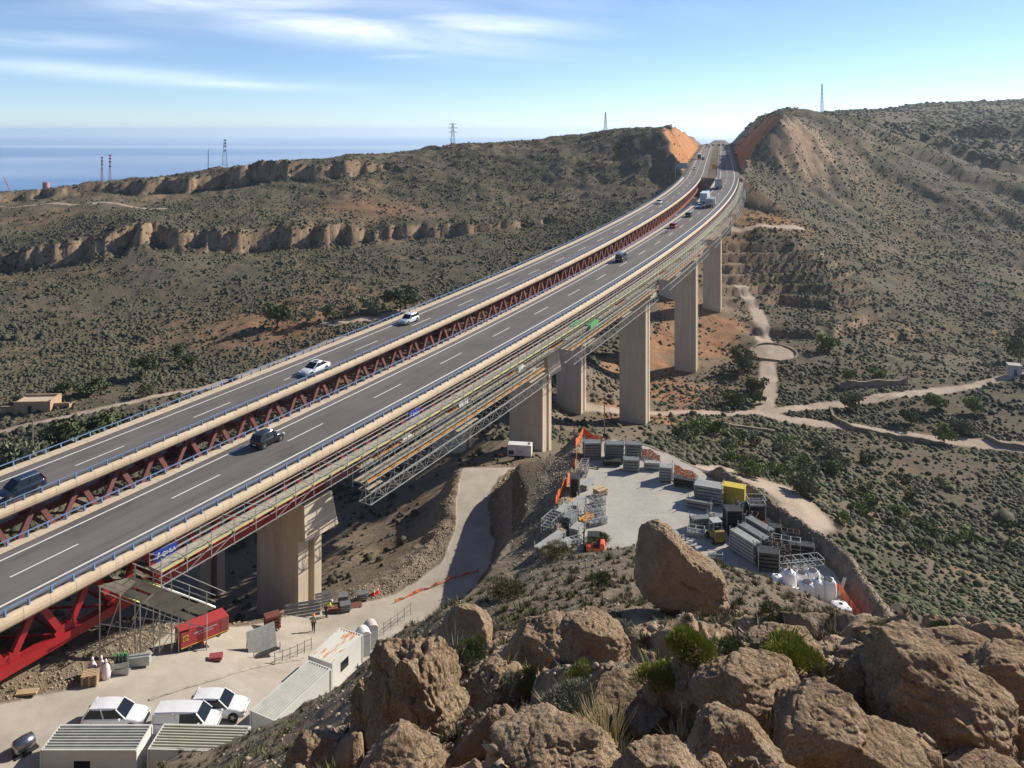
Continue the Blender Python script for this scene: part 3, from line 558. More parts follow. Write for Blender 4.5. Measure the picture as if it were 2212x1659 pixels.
def build_viaduct(off,label,steel,name,eL=4.3,eR=4.94,tc=0.,th=3.3,sw=.95):
    root=empty(name,(0,0,0),0,label,'viaduct','twin highway viaducts')
    slab=[(-eL-.15,0),(eR+.04,0),(eR+.04,-.35),(-eL-.15,-.35)]
    ribbon('road_deck',slab,BR0,BR1,3,off,M_asph,root,uv=True)
    def wall(g):
        e=eL if g<0 else eR; q=e+(sw if g<0 else .14)
        return [(g*e,-.02),(g*(e+.02),.06),(g*q,.08),(g*(q+.16),.03),(g*(q+.28),-.16),(g*(q+.32),-.42),(g*(q+.26),-.72),(g*(q+.1),-.92),(g*(q-.3),-.9),(g*(q-.7),-.4)]
    for g in (-1,1):
        p=wall(g)
        ribbon('parapet',p if g<0 else p[::-1],BR0,BR1,2,off,M_par,root,uv=True)
    ph=0.0 if off==0 else -15.0*1.013
    dashes(off,ph,BR0,BR1,parent=root)
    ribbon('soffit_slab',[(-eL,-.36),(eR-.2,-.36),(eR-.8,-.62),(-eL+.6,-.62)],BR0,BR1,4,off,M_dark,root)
    top,bot=-1.0,-5.0
    for g in (tc-th,tc+th):
        ribbon('top_chord',[(g-.3,-.63),(g+.3,-.63),(g+.3,-1.25),(g-.3,-1.25)],BR0,BR1,5,off,steel,root)
        bc=[(g-.42,bot+.35),(g+.42,bot+.35),(g+.42,bot-.45),(g-.42,bot-.45)]
        if off==0: ribbon('bottom_chord',bc,BR0,2.,7,off,steel,root); ribbon('bottom_chord',bc,2.05,BR1,5,off,M_maroon,root)
        else: ribbon('bottom_chord',bc,BR0,BR1,5,off,steel,root)
    pan=4.4; D1=[];K1=[]; 
    for g in (tc-th,tc+th):
        s=BR0+2
        while s+pan<BR1:
            for a,b in ((s,s+pan/2),(s+pan,s+pan/2)):
                m=MB(); p,q=RP(a,off+g,-1.1),RP(b+(.22 if a>b else -.22),off+g,bot+.3)
                if np.hypot(*p[:2])<100: # shaped ends: gusset swellings
                    m.beam(p,q,.42,.5); m.beam(p+(q-p)*.0,p+(q-p)*.16,.44,1.0); m.beam(p+(q-p)*.84,q,.44,1.0)
                else: m.beam(p,q,.42,.45)
                D1.append(m); K1.append(abs(a-30)+(0 if g>tc else 400))
            s+=pan
    many('truss_diagonal',D1,steel,root,100,K1)
    m=MB(); s=BR0+2+pan/2
    while s+pan<BR1:
        m.beam(RP(s,off+tc-th,bot),RP(s,off+tc+th,bot),.28,.28); m.beam(RP(s,off+tc-th,bot),RP(s+pan,off+tc+th,bot),.18,.18); m.beam(RP(s+pan/2,off+tc-th,-.8),RP(s+pan/2,off+tc+th,-.8),.3,.35); s+=pan
    m.build('cross_bracing',steel,root)
    for s in PIERS:
        pr=empty('pier',RP(s,off+tc*.5,0)-np.array([0,0,5.5]),-head(s)); pr.parent=root
        c=RP(s,off+tc*.5,0); zt=-5.5; 
        gz=min(Hz(*RP(s,off+dx)[:2]) for dx in (-3.2,0,3.2))-1.5-(c[2]+zt)
        # local frame: x across the bridge, y along it
        sh=MB(); a,b=3.2,1.9
        prof=[(-a,-b),(a,-b),(a,-.42),(a-.9,-.42),(a-.9,.52),(a,.52),(a,b-.35),(a-.3,b-.35),(a-.3,b),(-a+.3,b),(-a,b),(-a,.52),(-a+.9,.52),(-a+.9,-.42),(-a,-.42)]
        tp=1.0
        secs=[[(x,y,z) for x,y in prof] for z in (gz,-3.85)]
        sh.loft(secs,closed=True,caps=True); sh.build('shaft',M_pier,pr)
        cp_=MB(); A0,A1=4.5,3.9
        P=[(-A0,-2.15,-3.95),(A0,-2.15,-3.95),(A0,2.9,-3.95),(-A0,2.9,-3.95),(-A1-.4,-2.15,0),(A1+.4,-2.15,0),(A1+.4,2.1,0),(-A1-.4,2.1,0)]
        cp_.add(P,[(3,2,1,0),(4,5,6,7),(0,1,5,4),(1,2,6,5),(2,3,7,6),(3,0,4,7)]); cp_.build('cap',M_pier,pr)
        be=MB()
        for x in (-3.3,3.3): be.box((x,0,.02),(.9,.9,.12))
        be.build('bearing',M_dark,pr)
    return root
build_viaduct(0,'nearer highway viaduct on concrete piers, scaffolding hung along its right side','x' and M_red,'viaduct')
build_viaduct(-DL,'farther highway viaduct with dull red steel lattice seen through the gap',M_maroon,'viaduct',eL=4.6,eR=2.78,tc=-1.3,th=3.05,sw=1.15)
def guard(off,side,label,dd=5.08):
    root=empty('guardrail',(0,0,0),0,label,'guardrail','blue guardrails on the viaducts'); d=off+side*dd
    ribbon('rail',[(d-off-.035,.52),(d-off+.035,.52),(d-off+.035,.61),(d-off-.035,.61)],BR0,BR1,3,off,M_blue,root)
    ms=[];ks=[]
    for s in np.arange(-73,BR1,1.7):
        m=MB(); p=RP(s,d,.03); q=RP(s,d,.6); a=-head(s)
        m.box(((p+q)/2),(.26,.12,.54),a,tx=.4); ms.append(m); ks.append(abs(s-20))
    many('post',ms,M_blue,root,100,ks)
guard(0,1,'blue guardrail on the outer edge of the nearer viaduct, right above the scaffolding')
guard(0,-1,'blue guardrail on the inner edge of the nearer viaduct, facing the gap')
guard(-DL,1,'blue guardrail on the farther viaduct along the edge facing the gap',2.92)
guard(-DL,-1,'blue guardrail on the outermost far edge of the farther viaduct',5.75)
# land road beyond the bridge
for off,nm,ph in ((0,'highway_road',14.691*22),(-DL,'highway_road',0)):
    o=ribbon(nm,[(-5.2,0),(5.6,0),(5.6,-.6),(-5.2,-.6)],BR1+.05,1150,6,off,M_asph,None,uv=True); tag(o,kind='structure')
    o=dashes(off,BR1,BR1+.3,1140,5.2,.45,hgt=.03,name='road_marking'); tag(o,kind='structure')
# ------------------------------------------------------------------ scrub, bushes, boulders
def m_leaf(name,a,b,c=None,sc=.6):
    t=NT(name); v=t.co('Object'); n=t.noise(v,sc,4,.6); o=t.n('ShaderNodeObjectInfo'); f=t.noise(v,sc*14,2,.6)
    k=t.mix(t.rng(n,.3,.7),a,b); k=t.mix(t.rng(f,.4,.7,0,.5),k,c or tuple(min(1,x*1.7) for x in b)); t.fin(k,.85,0,.15)
    return t.m
M_scrub=m_leaf('scrub_leaves',(.034,.038,.024),(.090,.088,.058),(.17,.155,.11),.09)
def scatter(n,r0,r1,t0,t1,seed,keep,smin,smax,kind):
    rg=np.random.default_rng(seed); r=np.exp(rg.uniform(math.log(r0),math.log(r1),n)); th=np.radians(rg.uniform(t0,t1,n)); x=r*np.sin(th); y=r*np.cos(th)
    h,m=HZ(x,y,True); k=keep(x,y,h,m,rg); x,y,h=x[k],y[k],h[k]; n=len(x); s=rg.uniform(smin,smax,n)*np.exp(rg.normal(0,.35,n))
    return rg,x,y,h,s,n
def track_d(x,y):
    d=np.full(x.shape,99.)
    for P,w_ in TRACKS: d=np.minimum(d,pdist(x,y,P,False)-w_)
    return np.minimum(d,np.hypot(x-81.5,y-252)-7)
PIERXY=[RP(s,o)[:2] for s in PIERS for o in (0,-DL)]
def keep_far(x,y,h,m,rg):
    g=.5+.8*fbm(x/40,y/36,seed=81,o=4)+.9*fbm(x/7,y/7,seed=82,o=3); g=np.clip(g,.06,1); td=track_d(x,y); dv=pdist(x,y,[RP(s,-6)[:2] for s in range(-60,330,20)],False)
    ok=(m['dpad']>3)&(m['dy']>1.5)&(m['rub']<.2)&~((pdist(x,y,BERM,False)<10)&(x<9))&(td>.3)&((m['cut']<.3)|(rg.uniform(size=x.shape)<.04))&~((m['on']>0)&(np.abs(m['d'])<15))&(h>-80)
    for px,py in PIERXY: ok&=np.hypot(x-px,y-py)>5
    g=np.where((dv<15)&(y>70),g*.22,g)
    return ok&(rg.uniform(size=x.shape)<g)
def blobs(name,data,mat,ns=7,flat=.75,tag_=None):
    rg,x,y,h,s,n=data
    a=np.linspace(0,2*math.pi,ns,endpoint=False)[None]+rg.uniform(0,6.28,(n,1))
    V=[]
    for rad,zz in ((1.,-.25),(.86,.42)):
        jr=rad*rg.uniform(.6,1.25,(n,ns)); V.append(np.stack([x[:,None]+jr*np.cos(a)*s[:,None]*.5,y[:,None]+jr*np.sin(a)*s[:,None]*.5,h[:,None]+s[:,None]*flat*zz*rg.uniform(.5,1.3,(n,ns))],-1))
    top=np.stack([x+rg.normal(0,.1,n)*s,y+rg.normal(0,.1,n)*s,h+s*flat*rg.uniform(.6,.95,n)],-1)[:,None]
    P=np.concatenate(V+[top],1); k=P.shape[1]; F=[]
    for i in range(ns):
        j=(i+1)%ns; F+=[(i,j,ns+j),(i,ns+j,ns+i),(ns+i,ns+j,2*ns)]
    F=(np.array(F)[None]+np.arange(n)[:,None,None]*k).reshape(-1,3)
    o=link(name,npmesh(name,P.reshape(-1,3),F,mat,False)); tag(o,kind='stuff'); return o
blobs('scrub',scatter(230000,150,640,-40,40,1,keep_far,.45,1.15,0),M_scrub,5,.6)
def keep_ridge(x,y,h,m,rg): return keep_far(x,y,h,m,rg)&(h>-40)
blobs('scrub',scatter(30000,620,1350,14,42,3,keep_ridge,1.6,3.4,0),M_scrub,5,.5)
blobs('scrub',scatter(42000,86,230,-42,42,2,keep_far,.25,.9,0),M_scrub,7,.7)
M_valley=m_leaf('valley_scrub_leaves',(.045,.058,.026),(.10,.118,.058),(.17,.17,.09),.12)
def keep_val(x,y,h,m,rg): return (m['dpad']>4)&(m['dy']>2)&(track_d(x,y)>.4)&(x>22+.12*(y-120))&(rg.uniform(size=x.shape)<np.clip(.55+1.1*fbm(x/13,y/13,seed=84,o=3),.05,1))&(y<236)
blobs('valley_scrub',scatter(17000,112,240,8,42,4,keep_val,.3,1.0,0),M_valley,7,.6)
def tufts(name,data,mat,nb,hgt=1.,spread=.55,w=.05,tagk=True,parent=None):
    """clumps of narrow leaves radiating from each point"""
    rg,x,y,h,s,n=data
    az=rg.uniform(0,2*math.pi,(n,nb)); el=rg.uniform(.1,1.5,(n,nb)); L=s[:,None]*rg.uniform(.45,1.05,(n,nb))*(1+.35*np.sin(3*az+s[:,None]*40))
    dx=np.cos(az)*np.cos(el)*spread*2*L*.5; dy=np.sin(az)*np.cos(el)*spread*2*L*.5; dz=np.sin(el)*L*hgt*.62
    bx=x[:,None]+dx*rg.uniform(.1,.55,(n,nb)); by=y[:,None]+dy*rg.uniform(.1,.55,(n,nb)); bz=h[:,None]-.03+dz*rg.uniform(.0,.5,(n,nb))
    tx,ty,tz=x[:,None]+dx,y[:,None]+dy,h[:,None]+dz
    pa=rg.uniform(0,6.28,(n,nb)); ww=(w*s[:,None]*rg.uniform(.6,1.6,(n,nb))); ox,oy=np.cos(pa)*ww,np.sin(pa)*ww
    P=np.stack([np.stack([bx-ox,by-oy,bz],-1),np.stack([bx+ox,by+oy,bz],-1),np.stack([tx,ty,tz],-1)],2).reshape(-1,3)
    F=np.arange(len(P)).reshape(-1,3); o=link(name,npmesh(name,P,F,mat,False),parent)
    if tagk: tag(o,kind='stuff')
    return o
def keep_near(x,y,h,m,rg):
    g=.5+.9*fbm(x/5,y/5,seed=91,o=3); g=np.where(x<-8,g+.45,g); g=np.where(y>24,g+.15,g); g=np.where((x>-6)&(y<23),g*.22,g)
    return (m['dpad']>.8)&(m['dy']>.8)&(rg.uniform(size=x.shape)<g)&(y>7)&(y<88)
M_dry=m_leaf('dry_scrub',(.10,.088,.055),(.21,.185,.13),(.30,.27,.20),.5)
M_olive=m_leaf('olive_scrub',(.075,.075,.03),(.15,.145,.06),(.22,.20,.09),.5)
tufts('hillside_scrub',scatter(11000,9,86,-40,40,5,keep_near,.25,.55,0),M_dry,90,.75,.6,.022)
tufts('hillside_scrub',scatter(5200,9,86,-40,40,6,keep_near,.25,.6,0),M_olive,100,.75,.6,.022)
# loose stones
def stones(name,n,seed,gen,smin,smax,mat):
    rg=np.random.default_rng(seed); x,y=gen(rg,n); h=HZ(x,y); n=len(x); s=rg.uniform(smin,smax,n)*np.exp(rg.normal(0,.3,n))
    oc=np.array([(1,0,0),(-1,0,0),(0,1,0),(0,-1,0),(0,0,1),(0,0,-1)],float); Ft=np.array([(0,2,4),(2,1,4),(1,3,4),(3,0,4),(2,0,5),(1,2,5),(3,1,5),(0,3,5)])
    P=oc[None]*rg.uniform(.55,1.2,(n,6,1))+rg.normal(0,.16,(n,6,3)); P=P*s[:,None,None]*.5*np.array([1,1,.7]); a=rg.uniform(0,6.28,n); c,q=np.cos(a)[:,None],np.sin(a)[:,None]
    P=np.stack([P[...,0]*c-P[...,1]*q+x[:,None],P[...,0]*q+P[...,1]*c+y[:,None],P[...,2]+h[:,None]+s[:,None]*.1],-1)
    o=link(name,npmesh(name,P.reshape(-1,3),(Ft[None]+np.arange(n)[:,None,None]*6).reshape(-1,3),mat,False)); tag(o,kind='stuff')
M_stone=pmat('loose_stone',(.36,.29,.21),.95,0,.1,.4,.9)
def near_line(P,sig,lo=0.,hi=1e9):
    P=np.array(P)
    def g(rg,n):
        i=rg.integers(0,len(P)-1,n); t=rg.uniform(0,1,n); q=P[i]+(P[i+1]-P[i])*t[:,None]+rg.normal(0,sig,(n,2)); x,y=q.T
        k=(pdist(x,y,PAD)>.1)&(pdist(x,y,YARD)>.15); return x[k],y[k]
    return g
stones('rubble_bank',5200,7,near_line(BERM,2.3),.08,.26,M_stone)
stones('rubble_bank',4200,8,near_line(BERM2,2.2),.08,.26,M_stone)
stones('rubble_bank',5200,9,near_line([YARD[i] for i in (13,12,11,10,9,8,7)],2.4),.08,.24,M_stone)
stones('rubble_bank',4200,10,near_line([YARD[i] for i in (15,16,17,18,19)],2.0),.08,.26,M_stone)
stones('rubble_bank',5000,12,near_line([YARD[i] for i in (0,1,2,3,4,5)],2.2),.08,.24,M_stone)
def gen_hill(rg,n):
    r=np.exp(rg.uniform(math.log(9),math.log(80),n)); th=np.radians(rg.uniform(-38,38,n)); x,y=r*np.sin(th),r*np.cos(th); k=(pdist(x,y,PAD)>1)&(pdist(x,y,YARD)>1); return x[k],y[k]
stones('hillside_stones',9000,13,gen_hill,.05,.2,M_stone)
# ---- boulders
def m_rock():
    t=NT('conglomerate_rock'); v=t.co('Object'); L=t.L
    big=t.noise(v,.5,5,.6); mid=t.noise(v,2.2,6,.7); f=t.noise(v,11,5,.75)
    vo=t.n('ShaderNodeTexVoronoi'); L.new(v,vo.inputs['Vector']); vo.inputs['Scale'].default_value=14; vo2=t.n('ShaderNodeTexVoronoi'); L.new(v,vo2.inputs['Vector']); vo2.inputs['Scale'].default_value=5
    c=t.ramp(t.math('ADD',t.math('MULTIPLY',mid,.6),t.math('MULTIPLY',big,.4)),[(.32,(.20,.125,.075)),(.46,(.36,.245,.15)),(.6,(.48,.35,.22)),(.75,(.54,.43,.29))])
    g=t.n('ShaderNodeNewGeometry'); sp=t.n('ShaderNodeSeparateXYZ'); L.new(g.outputs['Normal'],sp.inputs[0])
    gr=t.noise(v,34,3,.8); c=t.mix(t.rng(gr,.50,.66,0,.55),c,(.10,.075,.055)); c=t.mix(t.rng(gr,.46,.34,0,.5),c,(.60,.50,.36)); c=t.mix(t.math('MULTIPLY',t.rng(f,.52,.72),.45),c,(.13,.105,.085))
    c=t.mix(t.math('MULTIPLY',t.rng(big,.54,.68),.4),c,(.46,.23,.12))
    c=t.mix(t.rng(t.noise(v,1.1,5,.7),.55,.7,0,.5),c,(.27,.255,.22))
    h=t.math('ADD',t.math('MULTIPLY',vo.outputs['Distance'],-.35),t.math('ADD',t.math('MULTIPLY',f,.8),t.math('MULTIPLY',vo2.outputs['Distance'],-.4)))
    t.bump(h,1.,.16); return t.fin(c,.95,0,.1)
M_rock=m_rock()
def sphere_grid(n):
    l=np.linspace(-1,1,n); a,b=np.meshgrid(l,l); o=np.ones_like(a); V=[];F=[];k=0
    i=np.arange(n-1)[:,None]*n+np.arange(n-1)[None]; f=np.stack([i,i+1,i+n+1,i+n],-1).reshape(-1,4)
    for p in ((o,a,b),(-o,b,a),(b,o,a),(a,-o,b),(a,b,o),(b,a,-o)):
        V.append(np.stack(p,-1).reshape(-1,3)); F.append(f+k); k+=n*n
    V=np.concatenate(V); V=np.tan(V*math.pi/4.); V/=np.linalg.norm(V,axis=1)[:,None]; return V,np.concatenate(F)
def rock_mesh(name,size,seed,n=40,amp=.22,cuts=7,shape=None):
    rg=np.random.default_rng(seed); D,F=sphere_grid(n); r=np.full(len(D),1.25)
    for k in range(cuts):   # flat faces
        d=rg.normal(size=3); d[2]=abs(d[2])*.8-.1; d/=np.linalg.norm(d); q=rg.uniform(.70,1.0); c=D@d; r=np.minimum(r,np.where(c>.05,q/np.maximum(c,.05),9))
    for d in ((1,0,0),(-1,0,0),(0,1,0),(0,-1,0),(0,0,1)):
        c=D@np.array(d,float); r=np.minimum(r,np.where(c>.05,1.02/np.maximum(c,.05),9))
    P=D*r[:,None]; s=seed*3.7
    # soften
    x,y,z=P.T; nz=fbm(x*1.3+s,y*1.3,z*1.3,o=3,seed=seed); n2=fbm(x*4+s,y*4,z*4,o=4,seed=seed+1); n3=fbm(x*12+s,y*12,z*12,o=3,seed=seed+2)
    crev=-np.exp(-(fbm(x*2+s,y*2,z*2,o=2,seed=seed+4)/.07)**2)
    lay=fbm(x*1.2+s,y*1.2,z*5.5+.8*x,o=3,seed=seed+8); P=P*(1+amp*.65*nz+amp*.34*n2+amp*.22*n3+amp*.34*lay+amp*.25*crev)[:,None]
    P=P*np.array(size)/2
    if shape is not None: q=np.array(size)/2; P=np.sign(P)*q*np.minimum(1,np.abs(P)/q)**.75
    if shape is not None: P=shape(P)
    return npmesh(name,P,F,M_rock,True)
def boulder(u,v,wpx,hpx,label,seed,dratio=.9,rz=0.,n=40,amp=.22,sink=.22,cuts=7,shape=None,name='boulder',y=None):
    """base pixel (u,v), width and height in pixels at its distance"""
    if y is None: x,y,z=ray(u,v,6,80)
    else: x=(u-512)/FPX*y; z=Hz(x,y)
    w_,h_=.97*wpx/FPX*y,hpx/FPX*y*(1 if shape else .72)
    o=link(name,rock_mesh(name,(w_,w_*dratio,h_*(1+sink)),seed,n,amp,cuts,shape),None,(x,y+w_*dratio*.18,z+h_*(1-sink)/2-.02*h_),rz); tag(o,label,'boulder',None); return o
big_shape=1
ROCKS=[ # u,v(base),w,h,label,depth ratio,rz
(468,652,70,58,'rounded boulder with one sunlit right flank beside the access road',.9,.5,None,46,.14),
(548,668,86,62,'broad dark outcrop hump between the rounded boulder and the balanced boulder',.9,.2,None,46,.22),
(598,655,74,46,'low shaded outcrop just left of the balanced boulder foot',.9,.9,None,40,.22),
(418,742,104,118,'large craggy rock mass with a pointed tip above the white storage containers',.9,.4,None,64,.30),
(372,735,62,70,'shaded block at the left foot of the craggy rock mass',.8,1.2,None,40,.25),
(490,700,60,44,'knobbly ledge rock right of the craggy rock mass',.9,.1,None,40,.25),
(320,772,74,42,'reddish rock at the bottom edge among dry scrub, leftmost of the foreground rocks',.8,.5,None,40,.25),
(400,778,90,46,'dark rock in the shaded gully at the bottom edge',.9,.3,None,40,.2),
(640,742,150,62,'long pitted slab sloping down to the left below the large green bush',.8,-.25,None,60,.2),
(560,775,130,50,'sunlit pitted slab at the bottom edge under the long slab',.9,.2,None,56,.22),
(660,790,90,48,'rust-faced block at the bottom edge behind tall dry stalks',.9,.7,None,46,.22),
(752,712,110,52,'flat-topped rock left of the upright block, yellow bush on its back',.9,.1,None,50,.2),
(738,776,96,76,'rounded fissured boulder at the bottom edge in the middle right',.9,.3,None,56,.18),
(828,762,112,86,'large domed boulder with a diagonal crack, in front of the upright block',.9,-.2,None,60,.16),
(862,704,58,62,'upright red-sided block standing under the lens-shaped rock',.8,.3,None,46,.16),
(893,652,88,32,'smooth lens-shaped rock perched on the skyline of the near hill at right',.7,.1,None,46,.12),
(960,668,120,44,'long low rock behind the biggest slab at right',.6,-.2,None,50,.2),
(955,742,170,104,'biggest overhanging slab with hollows on its shaded face, at right',.8,-.35,None,74,.2),
(1010,700,110,60,'layered rock running out of the right edge of the picture',.8,-.4,None,50,.22),
(890,790,110,60,'dark rock in shade at the bottom between the domed boulder and the slab',.9,.4,None,46,.2),
(998,792,84,34,'small bright sunlit rock in the bottom right corner',.8,.1,None,40,.14),
(790,650,70,22,'low tan ledge on the slope under the white big bags',.8,-.3,None,40,.2),
(700,690,74,30,'grey ledge between the green bush and the balanced boulder',.9,.2,None,40,.25),
]
for i,(u,v,w_,h_,lab,dr,rz,shp,n,amp) in enumerate(ROCKS): boulder(u,v,w_,h_,lab,100+i*5,dr,rz,int(n*1.25),amp,.42,15,shp)
def outline_boulder():
    O=np.array([(240,320),(300,245),(420,215),(490,180),(600,170),(720,195),(860,265),(985,430),(1150,600),(1380,740),(1570,850),(1690,1030),(1750,1220),(1830,1560),(1700,1610),(1400,1600),(1000,1530),(600,1450),(380,1330),(260,1200),(235,960),(240,700),(250,500)],float)
    c=np.array([820.,960.]); y0=27.; q=(O-c)/4.148/4/FPX*y0; a=np.arctan2(-q[:,1],q[:,0]); r=np.hypot(*q.T); k=np.argsort(a); a,r=a[k],r[k]; a=np.concatenate([a-2*math.pi,a,a+2*math.pi]); r=np.tile(r,3)
    D,F=sphere_grid(110); rho=np.hypot(D[:,0],D[:,2]); phi=np.arctan2(D[:,2],D[:,0]); R_o=np.interp(phi,a,r); rr=rho**.8; dep=1.15*np.sign(D[:,1])*np.maximum(0,1-rho**2.6)**.55
    X=R_o*rr*np.cos(phi); Z=R_o*rr*np.sin(phi); Y=dep*(1-.25*(X>0)*X/1.6)
    nz=fbm(X*1.1,Y*1.1,Z*1.1,o=3,seed=5); n2=fbm(X*3,Y*3,Z*3,o=4,seed=6); n3=fbm(X*9,Y*9,Z*9,o=4,seed=7); ck=-np.exp(-((Z+.55*X-.15+.25*nz)/.09)**2)*.22*(X>-.4)
    N=np.stack([X,Y*1.2,Z],-1); N/=np.linalg.norm(N,axis=1)[:,None]; P=np.stack([X,Y,Z],-1)+N*(.10*nz+.06*n2+.035*n3+1.3*ck)[:,None]
    rg=np.random.default_rng(3)
    for k in range(16):
        d=rg.normal(size=3); d[1]=-abs(d[1])*2.2; d[2]=abs(d[2])*.6; d/=np.linalg.norm(d); t=P@d; lim=np.quantile(t,.985-.02*rg.random())*rg.uniform(.88,.98); P=P-d[None]*(np.maximum(t-lim,0)*.8)[:,None]
    P=P+N*(.03*n3+.02*n2)[:,None]
    cu,cv=(2480+c[0]/4.148)/4,(2050+c[1]/4.148)/4; o=link('boulder',npmesh('boulder',P,F,M_rock,True),None,W(cu,cv,y0+.4)); tag(o,'tall pale-topped boulder balanced on the hillside before the laydown yard','boulder')
outline_boulder()
# ---- foreground bushes: each its own thing
def bush(u,v,wpx,hpx,label,mat,seed,nb=2600,cat='bush',name='bush',y=None,w=.0075,wood=True):
    if y is None: x,y,z=ray(u,v,6,700)
    else: x=(u-512)/FPX*y; z=Hz(x,y)
    rg=np.random.default_rng(seed); W_,H_=wpx/FPX*y,hpx/FPX*y
    root=empty(name,(x,y,z),0,label,cat)
    # several lobes
    nl=5; lc=np.stack([rg.uniform(-.3,.3,nl)*W_,rg.uniform(-.25,.25,nl)*W_,rg.uniform(.28,.6,nl)*H_],-1); lr=rg.uniform(.26,.42,nl)
    i=rg.integers(0,nl,nb); d=rg.normal(size=(nb,3)); d/=np.linalg.norm(d,axis=1)[:,None]; d[:,2]=np.abs(d[:,2])*1.0-.25
    q=rg.uniform(.35,1.,nb)**.6; c=lc[i]+d*q[:,None]*(lr[i][:,None]*np.array([W_,W_,H_])); L=rg.uniform(.035,.085,nb)*W_; dd=d+rg.normal(0,.35,(nb,3))+np.array([0,0,.5]); dd/=np.linalg.norm(dd,axis=1)[:,None]
    pr=rg.normal(size=(nb,3)); pr=np.cross(dd,pr); pr/=np.linalg.norm(pr,axis=1)[:,None]; ww=w*W_*rg.uniform(.5,1.3,nb)[:,None]
    P=np.stack([c-pr*ww,c+pr*ww,c+dd*L[:,None]],1).reshape(-1,3); P[:,2]=np.maximum(P[:,2],-.1*H_)
    link('foliage',npmesh('foliage',P,np.arange(len(P)).reshape(-1,3),mat,False),root)
    if wood:
        m=MB()
        for k in range(5): e=lc[k]; m.tube([(0,0,-.1*H_),(e[0]*.5,e[1]*.5,e[2]*.45),tuple(e)],[.02*W_,.014*W_,.006*W_],5)
        m.build('stem',pmat('bark',(.16,.11,.07),.9,0,.1,.3,2),root)
    return root
M_lime=m_leaf('fresh_green_leaves',(.10,.13,.02),(.24,.27,.045),(.38,.36,.10),3)
M_green=m_leaf('dark_green_leaves',(.035,.055,.018),(.085,.115,.035),(.15,.17,.06),1.5)
M_grey=m_leaf('grey_green_leaves',(.10,.105,.075),(.21,.215,.16),(.34,.33,.26),2)
for i,a in enumerate((
(690,676,58,56,'large bright green dome-shaped bush on the long slab, right half of a pair',M_lime),
(655,690,46,32,'lower bright green cushion bush touching the large one on its left',M_lime),
(727,668,34,34,'green bush half hidden behind rocks right of the bright green pair',M_green),
(578,692,30,38,'yellow-green clump at a rock edge in the shaded gully',M_lime),
(788,660,60,30,'long yellow-green cushion plant growing along a rock ledge',M_lime),
(601,592,24,28,'round dark bush alone on the pale slope behind the dark outcrop',M_green),
(778,628,34,24,'dark leafy bush on the slope left of the white big bags',M_green),
(940,645,34,26,'dark green shrub right of the lens-shaped rock',M_green),
(568,716,50,30,'pale grey-green shrub in the gully below the yellow-green clump',M_grey),
(500,690,34,22,'grey tufted shrub beside the knobbly ledge rock',M_grey),
(612,640,40,22,'grey shrub in front of the low shaded outcrop',M_grey),
(530,690,28,20,'small golden-green plant at the edge of the shaded gully',M_lime),
(476,660,32,22,'shrub at the foot of the rounded boulder',M_green),
(596,546,30,14,'low olive bush on the brow under the balanced boulder top, behind it the pad',M_olive),
(556,560,34,16,'olive bush on the brow left of the pale slope',M_olive),
(500,598,40,18,'olive bush near the orange netting at the road bend',M_olive),
(880,640,26,22,'green sprig bush on the left shoulder of the upright block',M_green),
(846,748,34,24,'spiky green plant between the domed boulder and the bottom edge',M_lime),
)): bush(*a,seed=300+i,nb=9000 if a[2]>40 else 5200)
def stalks(u,v,wpx,hpx,label,seed,n=46):
    x,y,z=ray(u,v,6,40); rg=random.Random(seed); W_,H_=wpx/FPX*y,hpx/FPX*y; m=MB()
    for k in range(n):
        a=rg.uniform(-1,1); b=rg.uniform(-1,1); m.tube([(a*W_*.2,b*W_*.2,-.05),(a*W_*.36,b*W_*.3,H_*.5),(a*W_*.55+rg.uniform(-.1,.1)*W_,b*W_*.45,H_*rg.uniform(.7,1.05))],[.006,.005,.003],4)
    o=m.build('dry_stalks',pmat('dry_straw',(.46,.38,.22),.9,0,.1,.3,3),None,(x,y,z)); tag(o,label,'dry grass')
stalks(606,748,56,52,'tall dry straw stalks in front of the rust-faced block at the bottom',1,60)
stalks(500,704,30,30,'short tuft of dry straw stalks on the shaded gully edge',2,30)
stalks(770,735,30,30,'thin dry stalks on top of the rounded fissured boulder',3,14)
# ------------------------------------------------------------------ vehicles
def paint(name,col,rough=.28): 
    if name in _mc: return _mc[name]
    t=NT(name); n=t.noise(t.co('Object'),1.3,4,.6); c=t.mix(t.rng(n,.3,.7),tuple(x*.86 for x in col),col); t.fin(c,rough,.0,.5); t.b.inputs['Coat Weight'].default_value=.4; t.b.inputs['Coat Roughness'].default_value=.12; _mc[name]=t.m; return t.m
M_glass=paint('car_glass',(.012,.016,.02),.12); M_glass.node_tree.nodes['Principled BSDF'].inputs['Coat Weight'].default_value=0; M_glass.node_tree.nodes['Principled BSDF'].inputs['Specular IOR Level'].default_value=.35; M_tyre=pmat('tyre_rubber',(.022,.021,.02),.85); M_rim=pmat('wheel_rim',(.5,.5,.5),.35,.7); M_trim=pmat('black_trim',(.03,.03,.032),.6)
M_lamp=paint('lamp_glass',(.62,.64,.62),.12); M_tail=paint('tail_lamp',(.5,.02,.015),.2)
WHITE=paint('white_car_paint',(.80,.80,.79)); BLACK=paint('black_car_paint',(.016,.019,.022),.2); NAVY=paint('navy_car_paint',(.018,.026,.045),.2); SILVER=paint('silver_car_paint',(.62,.65,.66)); REDP=paint('red_car_paint',(.50,.03,.025))
